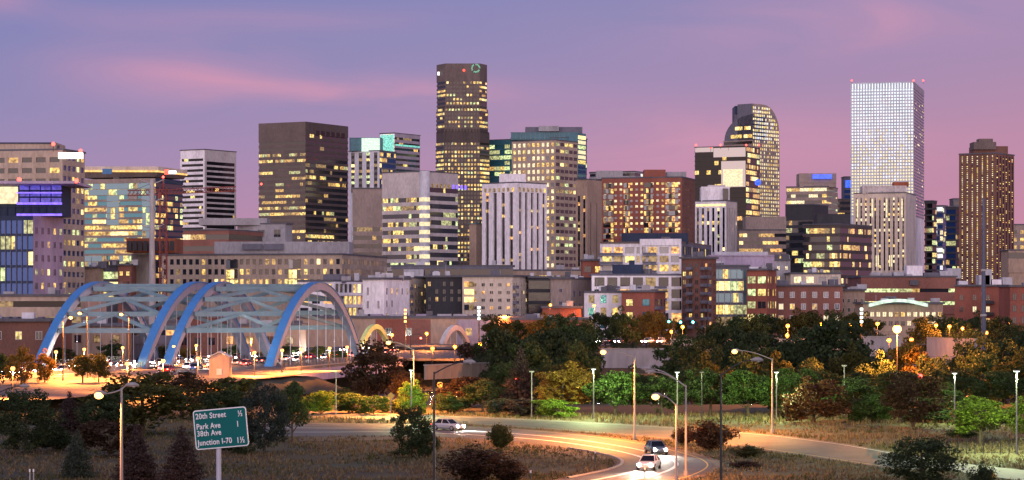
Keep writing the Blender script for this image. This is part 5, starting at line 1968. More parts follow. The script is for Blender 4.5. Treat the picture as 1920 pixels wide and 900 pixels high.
to_eye = math.atan2(-RD.y, -RD.x)
away = math.atan2(RD.y, RD.x)
CL = random.Random(4)
k = 0
names = list(PAINTS)
n_in = 0
for lane, s0, ss, nm in ((-199.2, 436, (0, 10, 20, 31, 41, 52, 63, 74, 86, 98, 111, 125, 140, 156, 174, 194, 216, 240), 'inner'), (-203.4, 441, (0, 11, 23, 34, 46, 58, 71, 85, 100, 116, 134, 154, 178, 205), 'middle'), (-207.6, 446, (0, 16, 33, 52, 73, 96, 122, 150), 'outer')):
    for i, d in enumerate(ss):
        pt = CL.choice(names)
        car('%s car with white headlights coming forward, %s from the front in the %s lane' % (pt, ORD[i], nm), SL(s0 + d, lane, DECK + .002), to_eye, pt, 'cars with headlights on the arch bridge', beam=3500 if i % 2 == 0 else 0)
for lane, s0, ss, nm in ((-182.5, 470, (0, 14, 29, 45, 62, 80, 99, 121, 146, 175), 'left'), (-178.3, 461, (0, 16, 31, 48, 66, 85, 107, 131, 160), 'right')):
    for i, d in enumerate(ss):
        pt = CL.choice(names)
        car('%s car driving away with red tail lights, %s from the front in the %s lane' % (pt, ORD[i], nm), SL(s0 + d, lane, DECK + .002), away, pt, 'cars with red tail lights on the arch bridge')
LA, LB = lerp_line(.40), lerp_line(.62)
for idx, paint, lab in ((22, 'silver', 'silver car with headlights on the straight of the loop ramp'), (52, 'grey', 'grey car with headlights entering the bend of the loop ramp'), (70, 'white', 'white car with headlights at the tightest point of the loop ramp')):
    ln = LA if idx != 70 else LB
    p_, q_ = ln[idx], ln[idx + 1]
    car(lab, (p_.x, p_.y, ground(p_.x, p_.y) + .058), math.atan2(q_.y - p_.y, q_.x - p_.x), paint, 'cars on the loop ramp', beam=700)
for i, px in enumerate((1130, 1160, 1215, 1240, 1362, 1390, 1412, 1436, 1452)):
    pt = CL.choice(names)
    car('%s car with headlights on the elevated street, %s from the left' % (pt, ORD[i]), (XW(px, 646), 646, 5.002), math.radians(180 + 90 * (i % 2) * .2 + 55), pt, 'cars on the elevated street')

# ------------------------------------------------------------------ road sign, marker posts, small things
D = 162.0
sx, sz = XW(415, D), ZW(802.5, D)
w_, h_ = 100 * D / F, 74 * D / F
t = thing('road_sign', 'green highway distance sign on a grey post reading 20th Street, Park Ave, 38th Ave, Junction I-70', 'road sign', (sx, D, ground(sx, D)))
t['label'] = 'green highway distance sign with four lines of white lettering on a grey post'
M_SIGN = surf('sign_green', (.003, .115, .115), .6, .08, .6, 3, spec=.15)
M_SIGNW = surf('sign_white', (.72, .72, .76), .4, .05, 1, 3)
piv = bpy.data.objects.new('sign_panel', None)


def rounded(w, h, r, n=6):
    out = []
    for cx, cy, a0 in ((w / 2 - r, h / 2 - r, 0), (-w / 2 + r, h / 2 - r, 90), (-w / 2 + r, -h / 2 + r, 180), (w / 2 - r, -h / 2 + r, 270)):
        for i in range(n + 1):
            a = math.radians(a0 + 90 * i / n)
            out.append((cx + r * math.cos(a), cy + r * math.sin(a)))
    return out


ROT = Matrix.Rotation(math.radians(-5.0), 4, 'Y') @ Matrix.Rotation(math.radians(0), 4, 'Z')
BASE = Matrix.Translation((sx, D - .25, sz)) @ ROT


def plate(name, w, h, r, y0, y1, mat, parent):
    mb = MB()
    P = rounded(w, h, r)
    a = [BASE @ Vector((x, y0, z)) for x, z in P]
    b_ = [BASE @ Vector((x, y1, z)) for x, z in P]
    mb.face(a, mat)
    mb.face(list(reversed(b_)), mat)
    for i in range(len(P)):
        j = (i + 1) % len(P)
        mb.face([a[i], b_[i], b_[j], a[j]], mat)
    return mb.build(name, parent)


edge = plate('border', w_, h_, .2, 0, .05, M_SIGNW, t)
plate('sign_face', w_ - .14, h_ - .14, .15, -.012, .0, M_SIGN, t)


def text(s, x, z, size, align='LEFT'):
    c = bpy.data.curves.new('lettering', 'FONT')
    c.body, c.size, c.extrude, c.align_x, c.offset = s, size, .004, align, .0
    c.materials.append(M_SIGNW)
    c.bevel_depth, c.bevel_resolution = .013, 0
    c.space_character = 1.06
    o = bpy.data.objects.new('lettering', c)
    COL.objects.link(o)
    o.parent = t
    M = BASE @ Matrix.Translation((x, -.03, z)) @ Matrix.Rotation(math.radians(90), 4, 'X')
    M = Matrix.Translation(-t.location) @ M
    me = bpy.data.meshes.new_from_object(o)
    bpy.data.objects.remove(o)
    o = bpy.data.objects.new('lettering', me)
    COL.objects.link(o)
    o.parent = t
    sc_ = Matrix.Diagonal((.80, 1, 1, 1))
    o.matrix_local = M @ sc_
    return o


S = h_ / 74.0
for s, fx, row, m in (("20th Street", -45.5, -25.0, "\u00bd"), ("Park Ave", -45.5, -5.8, "1"), ("38th Ave", -45.5, 7.4, None), ("Junction I-70", -45.5, 24.5, "1\u00bd")):
    text(s, fx * S, (-row - 4.5) * S, 14.6 * S)
    if m:
        text(m, 43.5 * S if m != "1" else 35 * S, (-row - 5.5) * S, 15.0 * S, 'RIGHT')
mb = MB()
px_ = XW(410, D)
mb.path([(px_, D, ground(px_, D)), (px_, D, sz + h_ / 2 - .3)], [.17, .17], 12, surf('sign_post_steel', (.42, .42, .5), .4))
mb.build('post', t)
for dz in (-.8, .7):
    mb = MB()
    mb.box((px_ - .5, D - .19, sz + dz), (1.0, 0, 0), (0, .06, 0), (0, 0, .1), W['metal'])
    mb.build('bracket', t)
bpy.data.objects.remove(piv)

# delineator posts
for i, (px, py, h, lab) in enumerate(((1116, 866, 1.2, 'thin dark marker post on the grass inside the loop'), (1209, 897, 1.1, 'thin dark marker post at the lower edge of the loop'), (577, 778, 1.0, 'short marker post beside the far road below the lit bushes'), (995, 905, 1.2, 'marker post in the dry grass near the brush at the bottom'),
                                          (56, 905, 1.3, 'pair of pale reflector posts in the grass, left-hand one'), (63, 905, 1.3, 'pair of pale reflector posts in the grass, right-hand one'), (1386, 824, 1.0, 'low marker post by the road right of the black street lamp'))):
    D = F * CZ / (py - HY)
    x = XW(px, D)
    z = ground(x, D)
    t = thing('marker_post', lab, 'marker post', (x, D, z))
    mb = MB()
    mb.path([(x, D, z), (x, D, z + h)], [.06, .05], 6, W['darkmetal'] if i < 4 or i == 6 else W['grey'])
    mb.build('post', t)
    mb = MB()
    mb.cbox(x - .07, x + .07, D - .08, D - .06, z + h - .3, z + h - .05, M_SIGNW)
    mb.build('reflector', t)

# yellow warning signs
for lab, px, py, D, sz_, front in (('yellow diamond sign seen at the bottom edge beside the dark round bush', 1858, 893, 214, .55, True), ('yellow-orange warning sign on a post before the lit bushes', 733, 742, 330, .5, True)):
    x, z = XW(px, D), ZW(py, D)
    zb = ground(x, D)
    t = thing('warning_sign', lab, 'warning sign', (x, D, zb))
    mb = MB()
    P = [(x, z + sz_), (x + sz_, z), (x, z - sz_), (x - sz_, z)]
    mb.face([(a, D - .06, c) for a, c in P], M_YEL)
    mb.face([(a, D - .03, c) for a, c in reversed(P)], W['metal'])
    for i in range(4):
        a, c = P[i], P[(i + 1) % 4]
        mb.face([(a[0], D - .06, a[1]), (a[0], D - .03, a[1]), (c[0], D - .03, c[1]), (c[0], D - .06, c[1])], M_YEL)
    mb.build('sign_face', t)
    mb = MB()
    mb.path([(x, D, zb), (x, D, z + sz_ * .6)], [.05, .05], 6, W['metal'])
    mb.build('post', t)

# small stone kiosk by the bridge (the pale hut in the middle of the left bridge)
D = 455
x0, x1 = XW(392, D), XW(430, D)
t = thing('kiosk', 'small pale stone hut with a pitched top beside the bridge road', 'hut', (x0, D, 0))
zb, zt = ZW(713, D), ZW(670, D)
mb = MB()
mb.cbox(x0, x1, D, D + 4, zb - 4, zt, W['tan'])
mb.face([(x0, D, zt), (x1, D, zt), ((x0 + x1) / 2, D, zt + .9)], W['tan'])
mb.build('wall', t)
mb = MB()
xm = (x0 + x1) / 2
for a, c in (((x0 - .2, zt - .05), (xm, zt + 1.0)), ((xm, zt + 1.0), (x1 + .2, zt - .05))):
    mb.box((a[0], D - .2, a[1]), (c[0] - a[0], 0, c[1] - a[1]), (0, 4.4, 0), (0, 0, .14), W['paleroof'])
mb.build('roof', t)
mb = MB()
mb.cbox(xm - .5, xm + .5, D - .06, D - .01, zb + 1.0, zb + 2.2, W['offwhite'])
mb.build('panel', t)

# chain-link fence and low white wall at the lower right
D = 262
t = thing('fence', 'chain-link fence along the pale path at the lower right', 'fence', (XW(1790, D), D, 0))
for i in range(12):
    x = XW(1780 + i * 16, D)
    mb = MB()
    mb.path([(x, D, 0), (x, D, 1.7)], .05, 6, W['darkmetal'])
    mb.build('post', t)
mb = MB()
xa, xb = XW(1780, D), XW(1956, D)
for z in (.15, 1.65):
    mb.cbox(xa, xb, D - .03, D + .03, z, z + .05, W['darkmetal'])
n = 60
for i in range(n):
    x = xa + (xb - xa) * i / n
    for s in (1, -1):
        mb.path([(x, D, .2), (x + s * 1.0, D, 1.6)], .006, 3, W['darkmetal'], False)
mb.build('mesh_panel', t)


# ------------------------------------------------------------------ trees
def leafmat(name, rgb, trans=.35):
    m, nt, out = nodes_of(name)
    N, L = nt.nodes.new, nt.links.new
    g = N('ShaderNodeNewGeometry')
    cr = N('ShaderNodeValToRGB')
    e = cr.color_ramp.elements
    e[0].color = (rgb[0] * .42, rgb[1] * .38, rgb[2] * .4, 1)
    e[1].color = (min(1, rgb[0] * 1.25), min(1, rgb[1] * 1.2), rgb[2] * 1.0, 1)
    L(g.outputs['Random Per Island'], cr.inputs[0])
    p = N('ShaderNodeBsdfPrincipled')
    p.inputs['Roughness'].default_value = .7
    p.inputs['Specular IOR Level'].default_value = .25
    L(cr.outputs[0], p.inputs['Base Color'])
    tr = N('ShaderNodeBsdfTranslucent')
    L(cr.outputs[0], tr.inputs[0])
    mx = N('ShaderNodeMixShader')
    mx.inputs[0].default_value = trans
    L(p.outputs[0], mx.inputs[1])
    L(tr.outputs[0], mx.inputs[2])
    L(mx.outputs[0], out.inputs[0])
    return m


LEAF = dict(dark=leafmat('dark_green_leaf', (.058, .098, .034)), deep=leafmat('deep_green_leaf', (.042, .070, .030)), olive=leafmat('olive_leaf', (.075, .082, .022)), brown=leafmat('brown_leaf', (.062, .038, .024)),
            mid=leafmat('mid_green_leaf', (.06, .115, .03)), blue=leafmat('blue_green_needle', (.04, .062, .056)), grey=leafmat('grey_green_needle', (.06, .085, .07)), bright=leafmat('lamplit_green_leaf', (.15, .24, .035), .45),  # bright leaf carries the green path-lamp light in its colour
            gold=leafmat('orange_lamplit_leaf', (.26, .17, .035), .45), purple=leafmat('purple_brown_needle', (.07, .05, .055)), rust=leafmat('rusty_leaf', (.11, .05, .025)), straw=leafmat('straw_blade', (.20, .155, .095)), greygr=leafmat('green_blade', (.085, .090, .036)))  # gold leaf carries orange street-lamp light in its colour
M_BARK = surf('bark', (.07, .05, .04), .95, .3, 2, 8, bump=.5)


def quads_mesh(name, cen, size, rng, up=.0, elong=1.5, nrm=None):
    """many small leaf faces, each its own island"""
    n = len(cen)
    a = rng.normal(size=(n, 3))
    if nrm is not None:
        a = a * .6 + nrm
    a /= np.linalg.norm(a, axis=1, keepdims=True)
    b = rng.normal(size=(n, 3))
    b -= (b * a).sum(1, keepdims=True) * a
    b /= np.linalg.norm(b, axis=1, keepdims=True)
    c = np.cross(a, b)
    s = size * rng.uniform(.6, 1.35, size=(n, 1))
    P = np.empty((n, 4, 3))
    P[:, 0] = cen - b * s * elong * .5
    P[:, 1] = cen + c * s * .5
    P[:, 2] = cen + b * s * elong * .5
    P[:, 3] = cen - c * s * .5
    me = bpy.data.meshes.new(name)
    me.vertices.add(n * 4)
    me.vertices.foreach_set('co', P.reshape(-1))
    me.loops.add(n * 4)
    me.loops.foreach_set('vertex_index', np.arange(n * 4, dtype=np.int32))
    me.polygons.add(n)
    me.polygons.foreach_set('loop_start', np.arange(0, n * 4, 4, dtype=np.int32))
    me.polygons.foreach_set('loop_total', np.full(n, 4, dtype=np.int32))
    me.materials.append(LEAF['dark'])
    me.update()
    me.validate()
    return me


def crown_broad(seed, n_clump, per, leaf, cr, zlo, sx=.5, ragged=.25, core=True):
    rng = np.random.default_rng(seed)
    cen = []
    K = 8
    lobes = []
    for i in range(K):
        a = 2 * math.pi * (i * .382 + rng.uniform(0, .2))
        zz = zlo + (1 - zlo) * (.18 + .62 * (i + rng.uniform(-.4, .4)) / (K - 1))
        lobes.append((np.array([math.cos(a) * sx * rng.uniform(.30, .66), math.sin(a) * sx * rng.uniform(.30, .66), max(zlo + .1, zz)]), rng.uniform(.6, 1.25)))
    lobes.append((np.array([rng.uniform(-.08, .08), rng.uniform(-.08, .08), .80]), .8))
    for i in range(n_clump):
        if ragged > .15 and i % 4:
            lc, lr = lobes[rng.integers(len(lobes))]
            d = rng.normal(size=3)
            d /= np.linalg.norm(d)
            c = lc + d * rng.uniform(.3, 1) ** .5 * lr * np.array([.20, .20, .15])
            c[2] = min(max(c[2], zlo + .04), .95)
            k = int(per * rng.uniform(.4, 1.5))
            q = rng.normal(size=(k, 3))
            q /= np.linalg.norm(q, axis=1, keepdims=True)
            q *= rng.uniform(.3, 1, size=(k, 1)) ** .4 * cr * rng.uniform(.5, 1.05) * np.array([1, 1, .65])
            cen.append(c + q)
            continue
        th, u = rng.uniform(0, 2 * math.pi), rng.uniform(-1, 1)
        d = np.array([math.sqrt(1 - u * u) * math.cos(th), math.sqrt(1 - u * u) * math.sin(th), u])
        r = rng.uniform(.35, 1.0) ** .5 * (1 + rng.uniform(-ragged, ragged))
        c = d * r * np.array([sx * .82, sx * .82, (1 - zlo) / 2 * .86])
        c[2] += zlo + (1 - zlo) / 2
        c[0] *= 1 - .25 * max(0, (c[2] - zlo) / (1 - zlo) - .5)
        c[1] *= 1 - .25 * max(0, (c[2] - zlo) / (1 - zlo) - .5)
        k = int(per * rng.uniform(.5, 1.5))
        q = rng.normal(size=(k, 3))
        q /= np.linalg.norm(q, axis=1, keepdims=True)
        q *= rng.uniform(.3, 1, size=(k, 1)) ** .4 * cr * rng.uniform(.7, 1.3) * np.array([1, 1, .75])
        cen.append(c + q)
    return quads_mesh('crown', np.concatenate(cen), leaf, rng)


def trunk_broad(seed, zlo):
    rng = random.Random(seed)
    mb = MB()
    mb.path([(0, 0, -.05), (.004, 0, zlo * .6), (.0, .01, zlo + .2), (.01, 0, .75)], [.028, .022, .016, .004], 8, M_BARK)
    for i in range(7):
        a = i * 2.4 + rng.random()
        z = zlo * .7 + rng.random() * .3
        r = .22 + rng.random() * .16
        mb.path([(0, 0, z), (math.cos(a) * r * .5, math.sin(a) * r * .5, z + .10), (math.cos(a) * r, math.sin(a) * r, z + .25)], [.012, .008, .003], 5, M_BARK)
    return mb


def crown_cone(seed, layers, leaf, base=.05, dense=1.0, droop=.10):
    rng = np.random.default_rng(seed)
    cen = []
    for l in range(layers):
        t = l / (layers - 1)
        z = base + (1 - base) * t
        R = .5 * (1 - t) ** .85 * rng.uniform(.88, 1.1) + .015
        nb = max(5, int(26 * (1 - t) + 5))
        for i in range(nb):
            a = rng.uniform(0, 2 * math.pi)
            rr = R * rng.uniform(.75, 1.12)
            m = max(4, int(30 * dense * rr / .5) + 3)
            s = rng.uniform(.12, 1, size=(m, 1)) ** .7
            d = np.array([[math.cos(a), math.sin(a), 0]])
            p = d * s * rr
            p = p + rng.normal(size=(m, 3)) * np.array([.018, .018, .009])
            p[:, 2] += z - droop * s[:, 0] * rr / .5 * (1 - t) + .03 * s[:, 0] ** 3
            cen.append(p)
    return quads_mesh('crown', np.concatenate(cen), leaf, rng, elong=2.2)


def crown_shrub(seed, n, leaf, sticks):
    rng = np.random.default_rng(seed)
    cen = []
    for i in range(sticks):
        a = rng.uniform(0, 2 * math.pi)
        lean = rng.uniform(0, .95)
        L_ = rng.uniform(.55, 1.0)
        s = rng.uniform(.1, 1, size=(n, 1)) ** .6
        tip = np.array([[math.cos(a) * .5 * lean, math.sin(a) * .5 * lean, L_ * math.sqrt(max(.05, 1 - (lean * .75) ** 2))]])
        p = tip * s + rng.normal(size=(n, 3)) * .035
        p[:, 2] = np.abs(p[:, 2])
        cen.append(p)
    return quads_mesh('crown', np.concatenate(cen), leaf, rng, elong=1.8)


PROTO = {
    'broad': [(crown_broad(10 + i, 130, 62, .026, .105, .16 + .05 * (i % 2)), trunk_broad(i, .22)) for i in range(4)],
    'tall': [(crown_broad(30 + i, 120, 60, .026, .10, .12, .5, .32), trunk_broad(5 + i, .2)) for i in range(2)],
    'low': [(crown_broad(40 + i, 110, 66, .032, .12, .0, .5, .2), trunk_broad(8 + i, .1)) for i in range(3)],
    'spruce': [(crown_cone(50 + i, 30, .020), None) for i in range(2)],
    'juniper': [(crown_broad(60 + i, 190, 60, .019, .075, .0, .5, .12), None) for i in range(2)],
    'shrub': [(crown_shrub(70 + i, 70, .030, 90), None) for i in range(3)],
    'pine': [(crown_broad(80 + i, 90, 80, .018, .085, .1, .5, .3), trunk_broad(11 + i, .25)) for i in range(2)],
}
for k in ('spruce', 'juniper', 'shrub'):
    mbs = []
    for i, (cm, _) in enumerate(PROTO[k]):
        mb = MB()
        if k == 'shrub':
            for j in range(9):
                a = j * 2.4
                mb.path([(0, 0, -.02), (math.cos(a) * .12, math.sin(a) * .12, .3), (math.cos(a) * .25, math.sin(a) * .25, .62)], [.008, .006, .002], 4, M_BARK)
        else:
            mb.path([(0, 0, -.03), (0, 0, .5), (0, 0, .96)], [.02, .012, .002], 7, M_BARK)
        mbs.append((cm, mb))
    PROTO[k] = mbs
TR_MESH = {}
for k, v in PROTO.items():
    for i, (cm, mb) in enumerate(v):
        me = bpy.data.meshes.new('trunk')
        me.from_pydata(mb.v, [], mb.f)
        me.materials.append(M_BARK)
        TR_MESH[(k, i)] = (cm, me)
TCOUNT = {}
TRNG = random.Random(21)


def tree(kind, px, top, wpx, D, leaf, label, name=None, group=None, zb=None):
    x = XW(px, D)
    z = ground(x, D) if zb is None else zb
    h = ZW(top, D) - z
    w = wpx * D / F
    i = TCOUNT[kind] = TCOUNT.get(kind, -1) + 1
    cm, tm = TR_MESH[(kind, i % len(PROTO[kind]))]
    nm = name or {'broad': 'leafy_tree', 'tall': 'leafy_tree', 'low': 'bush', 'spruce': 'spruce_tree', 'juniper': 'juniper', 'shrub': 'shrub', 'pine': 'pine_tree'}[kind]
    t = thing(nm, label, 'bush' if kind in ('low', 'shrub') else 'tree', (x, D, z - .1), group)
    t.scale = (w * 1.04, w * 1.04, h)
    t.rotation_euler = (0, 0, TRNG.uniform(0, 6.28))
    c = bpy.data.objects.new('crown', cm)
    COL.objects.link(c)
    c.parent = t
    own_material(c, LEAF[leaf])
    k = bpy.data.objects.new('stems' if kind == 'shrub' else 'trunk', tm)
    COL.objects.link(k)
    k.parent = t
    return t


# foreground, left
T = tree
T('juniper', 48, 718, 150, 262, 'deep', 'big dark shaggy evergreen at the left edge of the foreground')
T('spruce', 145, 806, 68, 228, 'grey', 'small grey-green cone-shaped conifer at the bottom left')
T('spruce', 130, 735, 74, 300, 'purple', 'dim purple-brown conifer between the big left evergreen and the cottonwood')
T('broad', 268, 698, 230, 300, 'olive', 'broad olive cottonwood behind the orange lit lamp pole')
T('spruce', 256, 798, 92, 222, 'purple', 'brown spruce at the foot of the orange lamp pole')
T('spruce', 341, 800, 100, 218, 'purple', 'brown spruce immediately left of the green highway sign')
T('tall', 340, 690, 130, 335, 'brown', 'thin dark-brown tree top rising above the cottonwood towards the stone hut')
T('juniper', 496, 708, 112, 262, 'blue', 'blue-green evergreen right of the green highway sign')
T('broad', 548, 712, 84, 285, 'dark', 'dark green leafy tree leaning right of the blue-green evergreen')
T('low', 425, 700, 130, 345, 'olive', 'olive bush below the stone hut')
T('broad', 420, 724, 110, 300, 'deep', 'dark tree behind the green highway sign')
T('broad', 195, 735, 110, 285, 'deep', 'dark tree left of the lamp pole, under the cottonwood crown')
T('low', 205, 778, 120, 258, 'brown', 'low brown bush between the grey-green conifer and the brown spruce')
T('low', 100, 790, 90, 268, 'deep', 'dark low bush beside the small grey-green conifer')
T('low', 440, 780, 80, 262, 'deep', 'dark bush at the right end of the highway sign, low')
# foreground middle and right
T('juniper', 772, 752, 96, 256, 'deep', 'dark wind-shaped evergreen on the grass beside the black lamp pole')
T('juniper', 798, 800, 62, 256, 'deep', 'low dark evergreen touching the black lamp pole')
T('shrub', 937, 790, 62, 270, 'olive', 'small upright shrub beside the loop ramp')
T('shrub', 890, 832, 160, 222, 'brown', 'wide brown brush heap at the bottom centre')
T('shrub', 955, 858, 90, 222, 'brown', 'lower right lobe of brown brush at the bottom centre')
T('shrub', 752, 842, 60, 262, 'greygr', 'yellowish weed clump under the dark wind-shaped evergreen')
T('juniper', 1728, 810, 175, 216, 'deep', 'large dark round evergreen bush at the bottom right')
T('shrub', 1842, 864, 64, 208, 'deep', 'spiky dark plant at the bottom right corner')
T('shrub', 1332, 784, 118, 268, 'rust', 'orange-brown bush between the double-arm lamp and the black lamp')
T('shrub', 1284, 796, 60, 280, 'brown', 'brown scrub left of the orange-brown bush')
T('shrub', 1402, 832, 76, 257, 'greygr', 'low weed mound right of the black lamp pole')
T('shrub', 1395, 862, 80, 242, 'brown', 'flat dark scrub below the weed mound')
# behind the roads
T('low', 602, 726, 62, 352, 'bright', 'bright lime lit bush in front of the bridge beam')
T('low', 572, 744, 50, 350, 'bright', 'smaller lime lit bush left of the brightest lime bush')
T('low', 660, 732, 76, 356, 'mid', 'mid green bush under the dark brown tree')
T('low', 700, 736, 64, 352, 'mid', 'mid green bush left of the warning sign')
T('low', 775, 712, 66, 352, 'bright', 'bright green lit bush around the glowing path lamp')
T('broad', 706, 636, 128, 400, 'brown', 'big dark reddish-brown tree hiding the far foot of the arch bridge')
T('tall', 760, 690, 80, 380, 'brown', 'dim brown tree between the big reddish-brown tree and the lamp')
T('low', 868, 700, 110, 375, 'brown', 'brown brush on the slope behind the black lamp pole')
T('broad', 905, 708, 86, 362, 'deep', 'dark rounded tree left of the grey-purple conifer')
T('low', 935, 742, 64, 352, 'blue', 'blue-green bush at the roadside left of the grey-purple conifer')
T('low', 840, 735, 70, 356, 'dark', 'dark bush at the roadside behind the black lamp pole')
T('spruce', 976, 652, 84, 362, 'purple', 'grey-purple conifer left of the yellow-orange lit tree')
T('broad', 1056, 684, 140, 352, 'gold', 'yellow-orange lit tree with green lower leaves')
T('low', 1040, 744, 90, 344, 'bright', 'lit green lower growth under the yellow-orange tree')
T('broad', 1154, 694, 124, 348, 'mid', 'green tree right of the glowing path lamp')
T('broad', 1240, 702, 110, 350, 'dark', 'dark tree behind the bright orange lamp')
T('broad', 955, 612, 124, 480, 'deep', 'dark tree left of the central dark tree mass')
T('broad', 1050, 606, 150, 500, 'deep', 'dark crown in the middle of the central tree mass')
T('broad', 1000, 640, 120, 440, 'dark', 'dark crown in front, left centre of the tree mass')
T('broad', 1088, 640, 90, 440, 'dark', 'dark crown in front of the white retaining wall, left end')
T('broad', 900, 640, 90, 520, 'brown', 'brown crown above the tan retaining wall end')
T('pine', 1298, 632, 126, 450, 'deep', 'dark pine right of the white retaining wall')
T('broad', 1190, 692, 90, 420, 'deep', 'dark crown below the white retaining wall')
T('broad', 1332, 690, 110, 352, 'dark', 'dark tree above the orange-brown bush')
T('broad', 1372, 640, 90, 460, 'deep', 'dark crown behind the right black lamp head')
T('broad', 1402, 690, 120, 348, 'mid', 'grey-green tree left of the right galvanised lamp')
T('broad', 1435, 642, 90, 450, 'deep', 'dark crown right of the right galvanised lamp top')
T('broad', 1542, 598, 186, 470, 'deep', 'very large dark round tree below three orange lamps')
T('tall', 1486, 684, 116, 350, 'mid', 'willowy green tree right of the galvanised lamp')
T('low', 1460, 712, 56, 358, 'bright', 'small lit green bush by the path lamp at the galvanised lamp')
T('low', 1526, 706, 140, 330, 'rust', 'rusty brown bush at the far road')
T('broad', 1600, 706, 110, 338, 'dark', 'dark green tree right of the rusty brown bush')
T('low', 1635, 734, 90, 330, 'mid', 'green bush right of the rusty brown bush')
T('broad', 1702, 636, 122, 432, 'gold', 'orange lit tree directly under the brightest lamp')
T('broad', 1640, 666, 90, 420, 'deep', 'dark crown left of the orange lit tree, lower')
T('pine', 1752, 658, 90, 410, 'deep', 'dark pine crown right of the orange lit tree')
T('broad', 1690, 694, 130, 378, 'dark', 'dark green tree in front of the orange lit tree')
T('tall', 1712, 692, 150, 318, 'brown', 'dark brown tree behind the large round evergreen bush')
T('broad', 1768, 716, 100, 336, 'dark', 'dark tree left of the lit yellow-green tree')
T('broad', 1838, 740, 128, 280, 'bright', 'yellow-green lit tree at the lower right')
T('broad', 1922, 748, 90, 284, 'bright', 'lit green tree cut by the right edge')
T('low', 1805, 800, 80, 292, 'mid', 'green bush under the yellow-green lit tree')
T('pine', 1848, 616, 130, 430, 'deep', 'dark ragged pine at the foot of the blue-grey monopole')
T('pine', 1908, 634, 110, 430, 'deep', 'dark pine at the right edge above the lit trees')
T('broad', 1872, 694, 120, 375, 'dark', 'dark tree above the yellow-green lit tree')
T('broad', 1800, 690, 90, 380, 'deep', 'dark crown above and left of the yellow-green tree')
T('broad', 1935, 700, 90, 370, 'deep', 'dark crown at the right edge behind the white path lamp')
T('low', 1480, 756, 70, 340, 'brown', 'brown bush at the roadside right of the galvanised lamp')
for px, top, w, D, lf, lab in ((556, 740, 80, 372, 'deep', 'dark bush under the left end of the bridge beam'), (640, 728, 100, 385, 'deep', 'dark bush mass under the bridge beam behind the lime bush'), (590, 735, 90, 390, 'brown', 'brown bush under the bridge beam above the lime bush'),
                          (735, 745, 70, 358, 'dark', 'dark bush behind the orange warning sign'), (980, 742, 80, 349, 'purple', 'purple-brown scrub at the foot of the grey-purple conifer'), (1010, 690, 80, 395, 'deep', 'dark crown between the grey-purple conifer and the yellow-orange tree'),
                          (1110, 690, 90, 400, 'deep', 'dark crown behind the glowing path lamp'), (1225, 700, 80, 395, 'deep', 'dark crown left of the bright orange lamp'), (1290, 690, 110, 395, 'deep', 'dark crown behind the double-arm lamp'), (1460, 690, 100, 400, 'deep', 'dark crown right of the willowy green tree top'),
                          (1540, 690, 120, 385, 'dark', 'dark crown above the rusty brown bush'), (1625, 694, 100, 390, 'deep', 'dark crown right of the slim orange-tinted path lamp'), (1660, 740, 110, 345, 'dark', 'dark bush left of the dark brown tree'), (1735, 760, 110, 330, 'deep', 'dark bush right behind the large round evergreen bush'),
                          (1880, 780, 110, 330, 'mid', 'green growth between the two lit trees at the right edge'), (860, 740, 60, 362, 'deep', 'dark bush between the black lamp pole and the rounded tree'), (1085, 600, 110, 540, 'dark', 'dark crown before the white corner flats')):
    T('broad' if w > 75 and top < 730 else 'low', px, top, w, D, lf, lab)
mid_row = [(925, 640, 80, 505), (985, 622, 96, 520), (1065, 634, 100, 470), (1270, 628, 90, 520), (1330, 616, 96, 530), (1385, 612, 100, 520), (1440, 616, 96, 530), (1480, 640, 80, 470), (1500, 628, 90, 520), (1610, 634, 90, 500), (1585, 652, 90, 450), (1655, 652, 50, 520),
           (1400, 660, 100, 430), (1330, 668, 90, 425), (1445, 668, 90, 425), (1510, 668, 90, 420), (1790, 660, 60, 470), (1820, 640, 60, 520), (1880, 622, 90, 520), (1920, 618, 80, 500), (1770, 690, 80, 400), (1850, 660, 90, 400), (1905, 668, 90, 390), (1060, 668, 90, 410), (950, 680, 80, 390)]
for i, (px, top, w, D) in enumerate(sorted(mid_row)):
    T('broad', px, top, w * 1.1, D, ('deep', 'dark', 'deep', 'olive')[i % 4], '%s tree, %s from the left in the dense middle belt before the pale walls' % (('very dark', 'dark green', 'blackish green', 'dark olive')[i % 4], ORD[i]), group='trees of the dense middle belt')
# far band of street trees before the city
far = [(930, 590, 64, 'olive'), (968, 598, 70, 'olive'), (1010, 592, 70, 'gold'), (1052, 588, 66, 'dark'), (1096, 598, 60, 'dark'), (1135, 584, 62, 'deep'), (1172, 580, 58, 'dark'), (1212, 582, 60, 'gold'), (1240, 586, 58, 'gold'), (1268, 596, 44, 'olive'),
       (1340, 600, 70, 'deep'), (1378, 592, 66, 'dark'), (1412, 588, 70, 'dark'), (1448, 586, 64, 'deep'), (1488, 584, 66, 'olive'), (1524, 582, 66, 'olive'), (1562, 580, 60, 'dark'), (1598, 584, 60, 'olive'), (1632, 590, 58, 'olive'),
       (1730, 594, 60, 'olive'), (1762, 590, 62, 'dark'), (1796, 592, 56, 'dark'), (1826, 588, 60, 'deep'), (1866, 592, 66, 'deep'), (1904, 606, 60, 'dark')]
adj = {'olive': 'olive green', 'gold': 'orange lit', 'dark': 'dark green', 'deep': 'very dark'}
for i, (px, top, w, lf) in enumerate(sorted(far)):
    T('broad', px, top, w * 1.15, 640 + (i * 37) % 70, lf, '%s street tree, %s from the left in the row before the city' % (adj[lf], ORD[i]), group='street trees before the city', zb=0.0)
for px, top, w, D, lab in ((1975, 640, 120, 420, 'dark tree just outside the right edge, first'), (2060, 650, 120, 410, 'dark tree just outside the right edge, second'), (2040, 700, 120, 350, 'dark tree just outside the right edge, nearer')):
    T('broad', px, top, w, D, 'deep', lab)
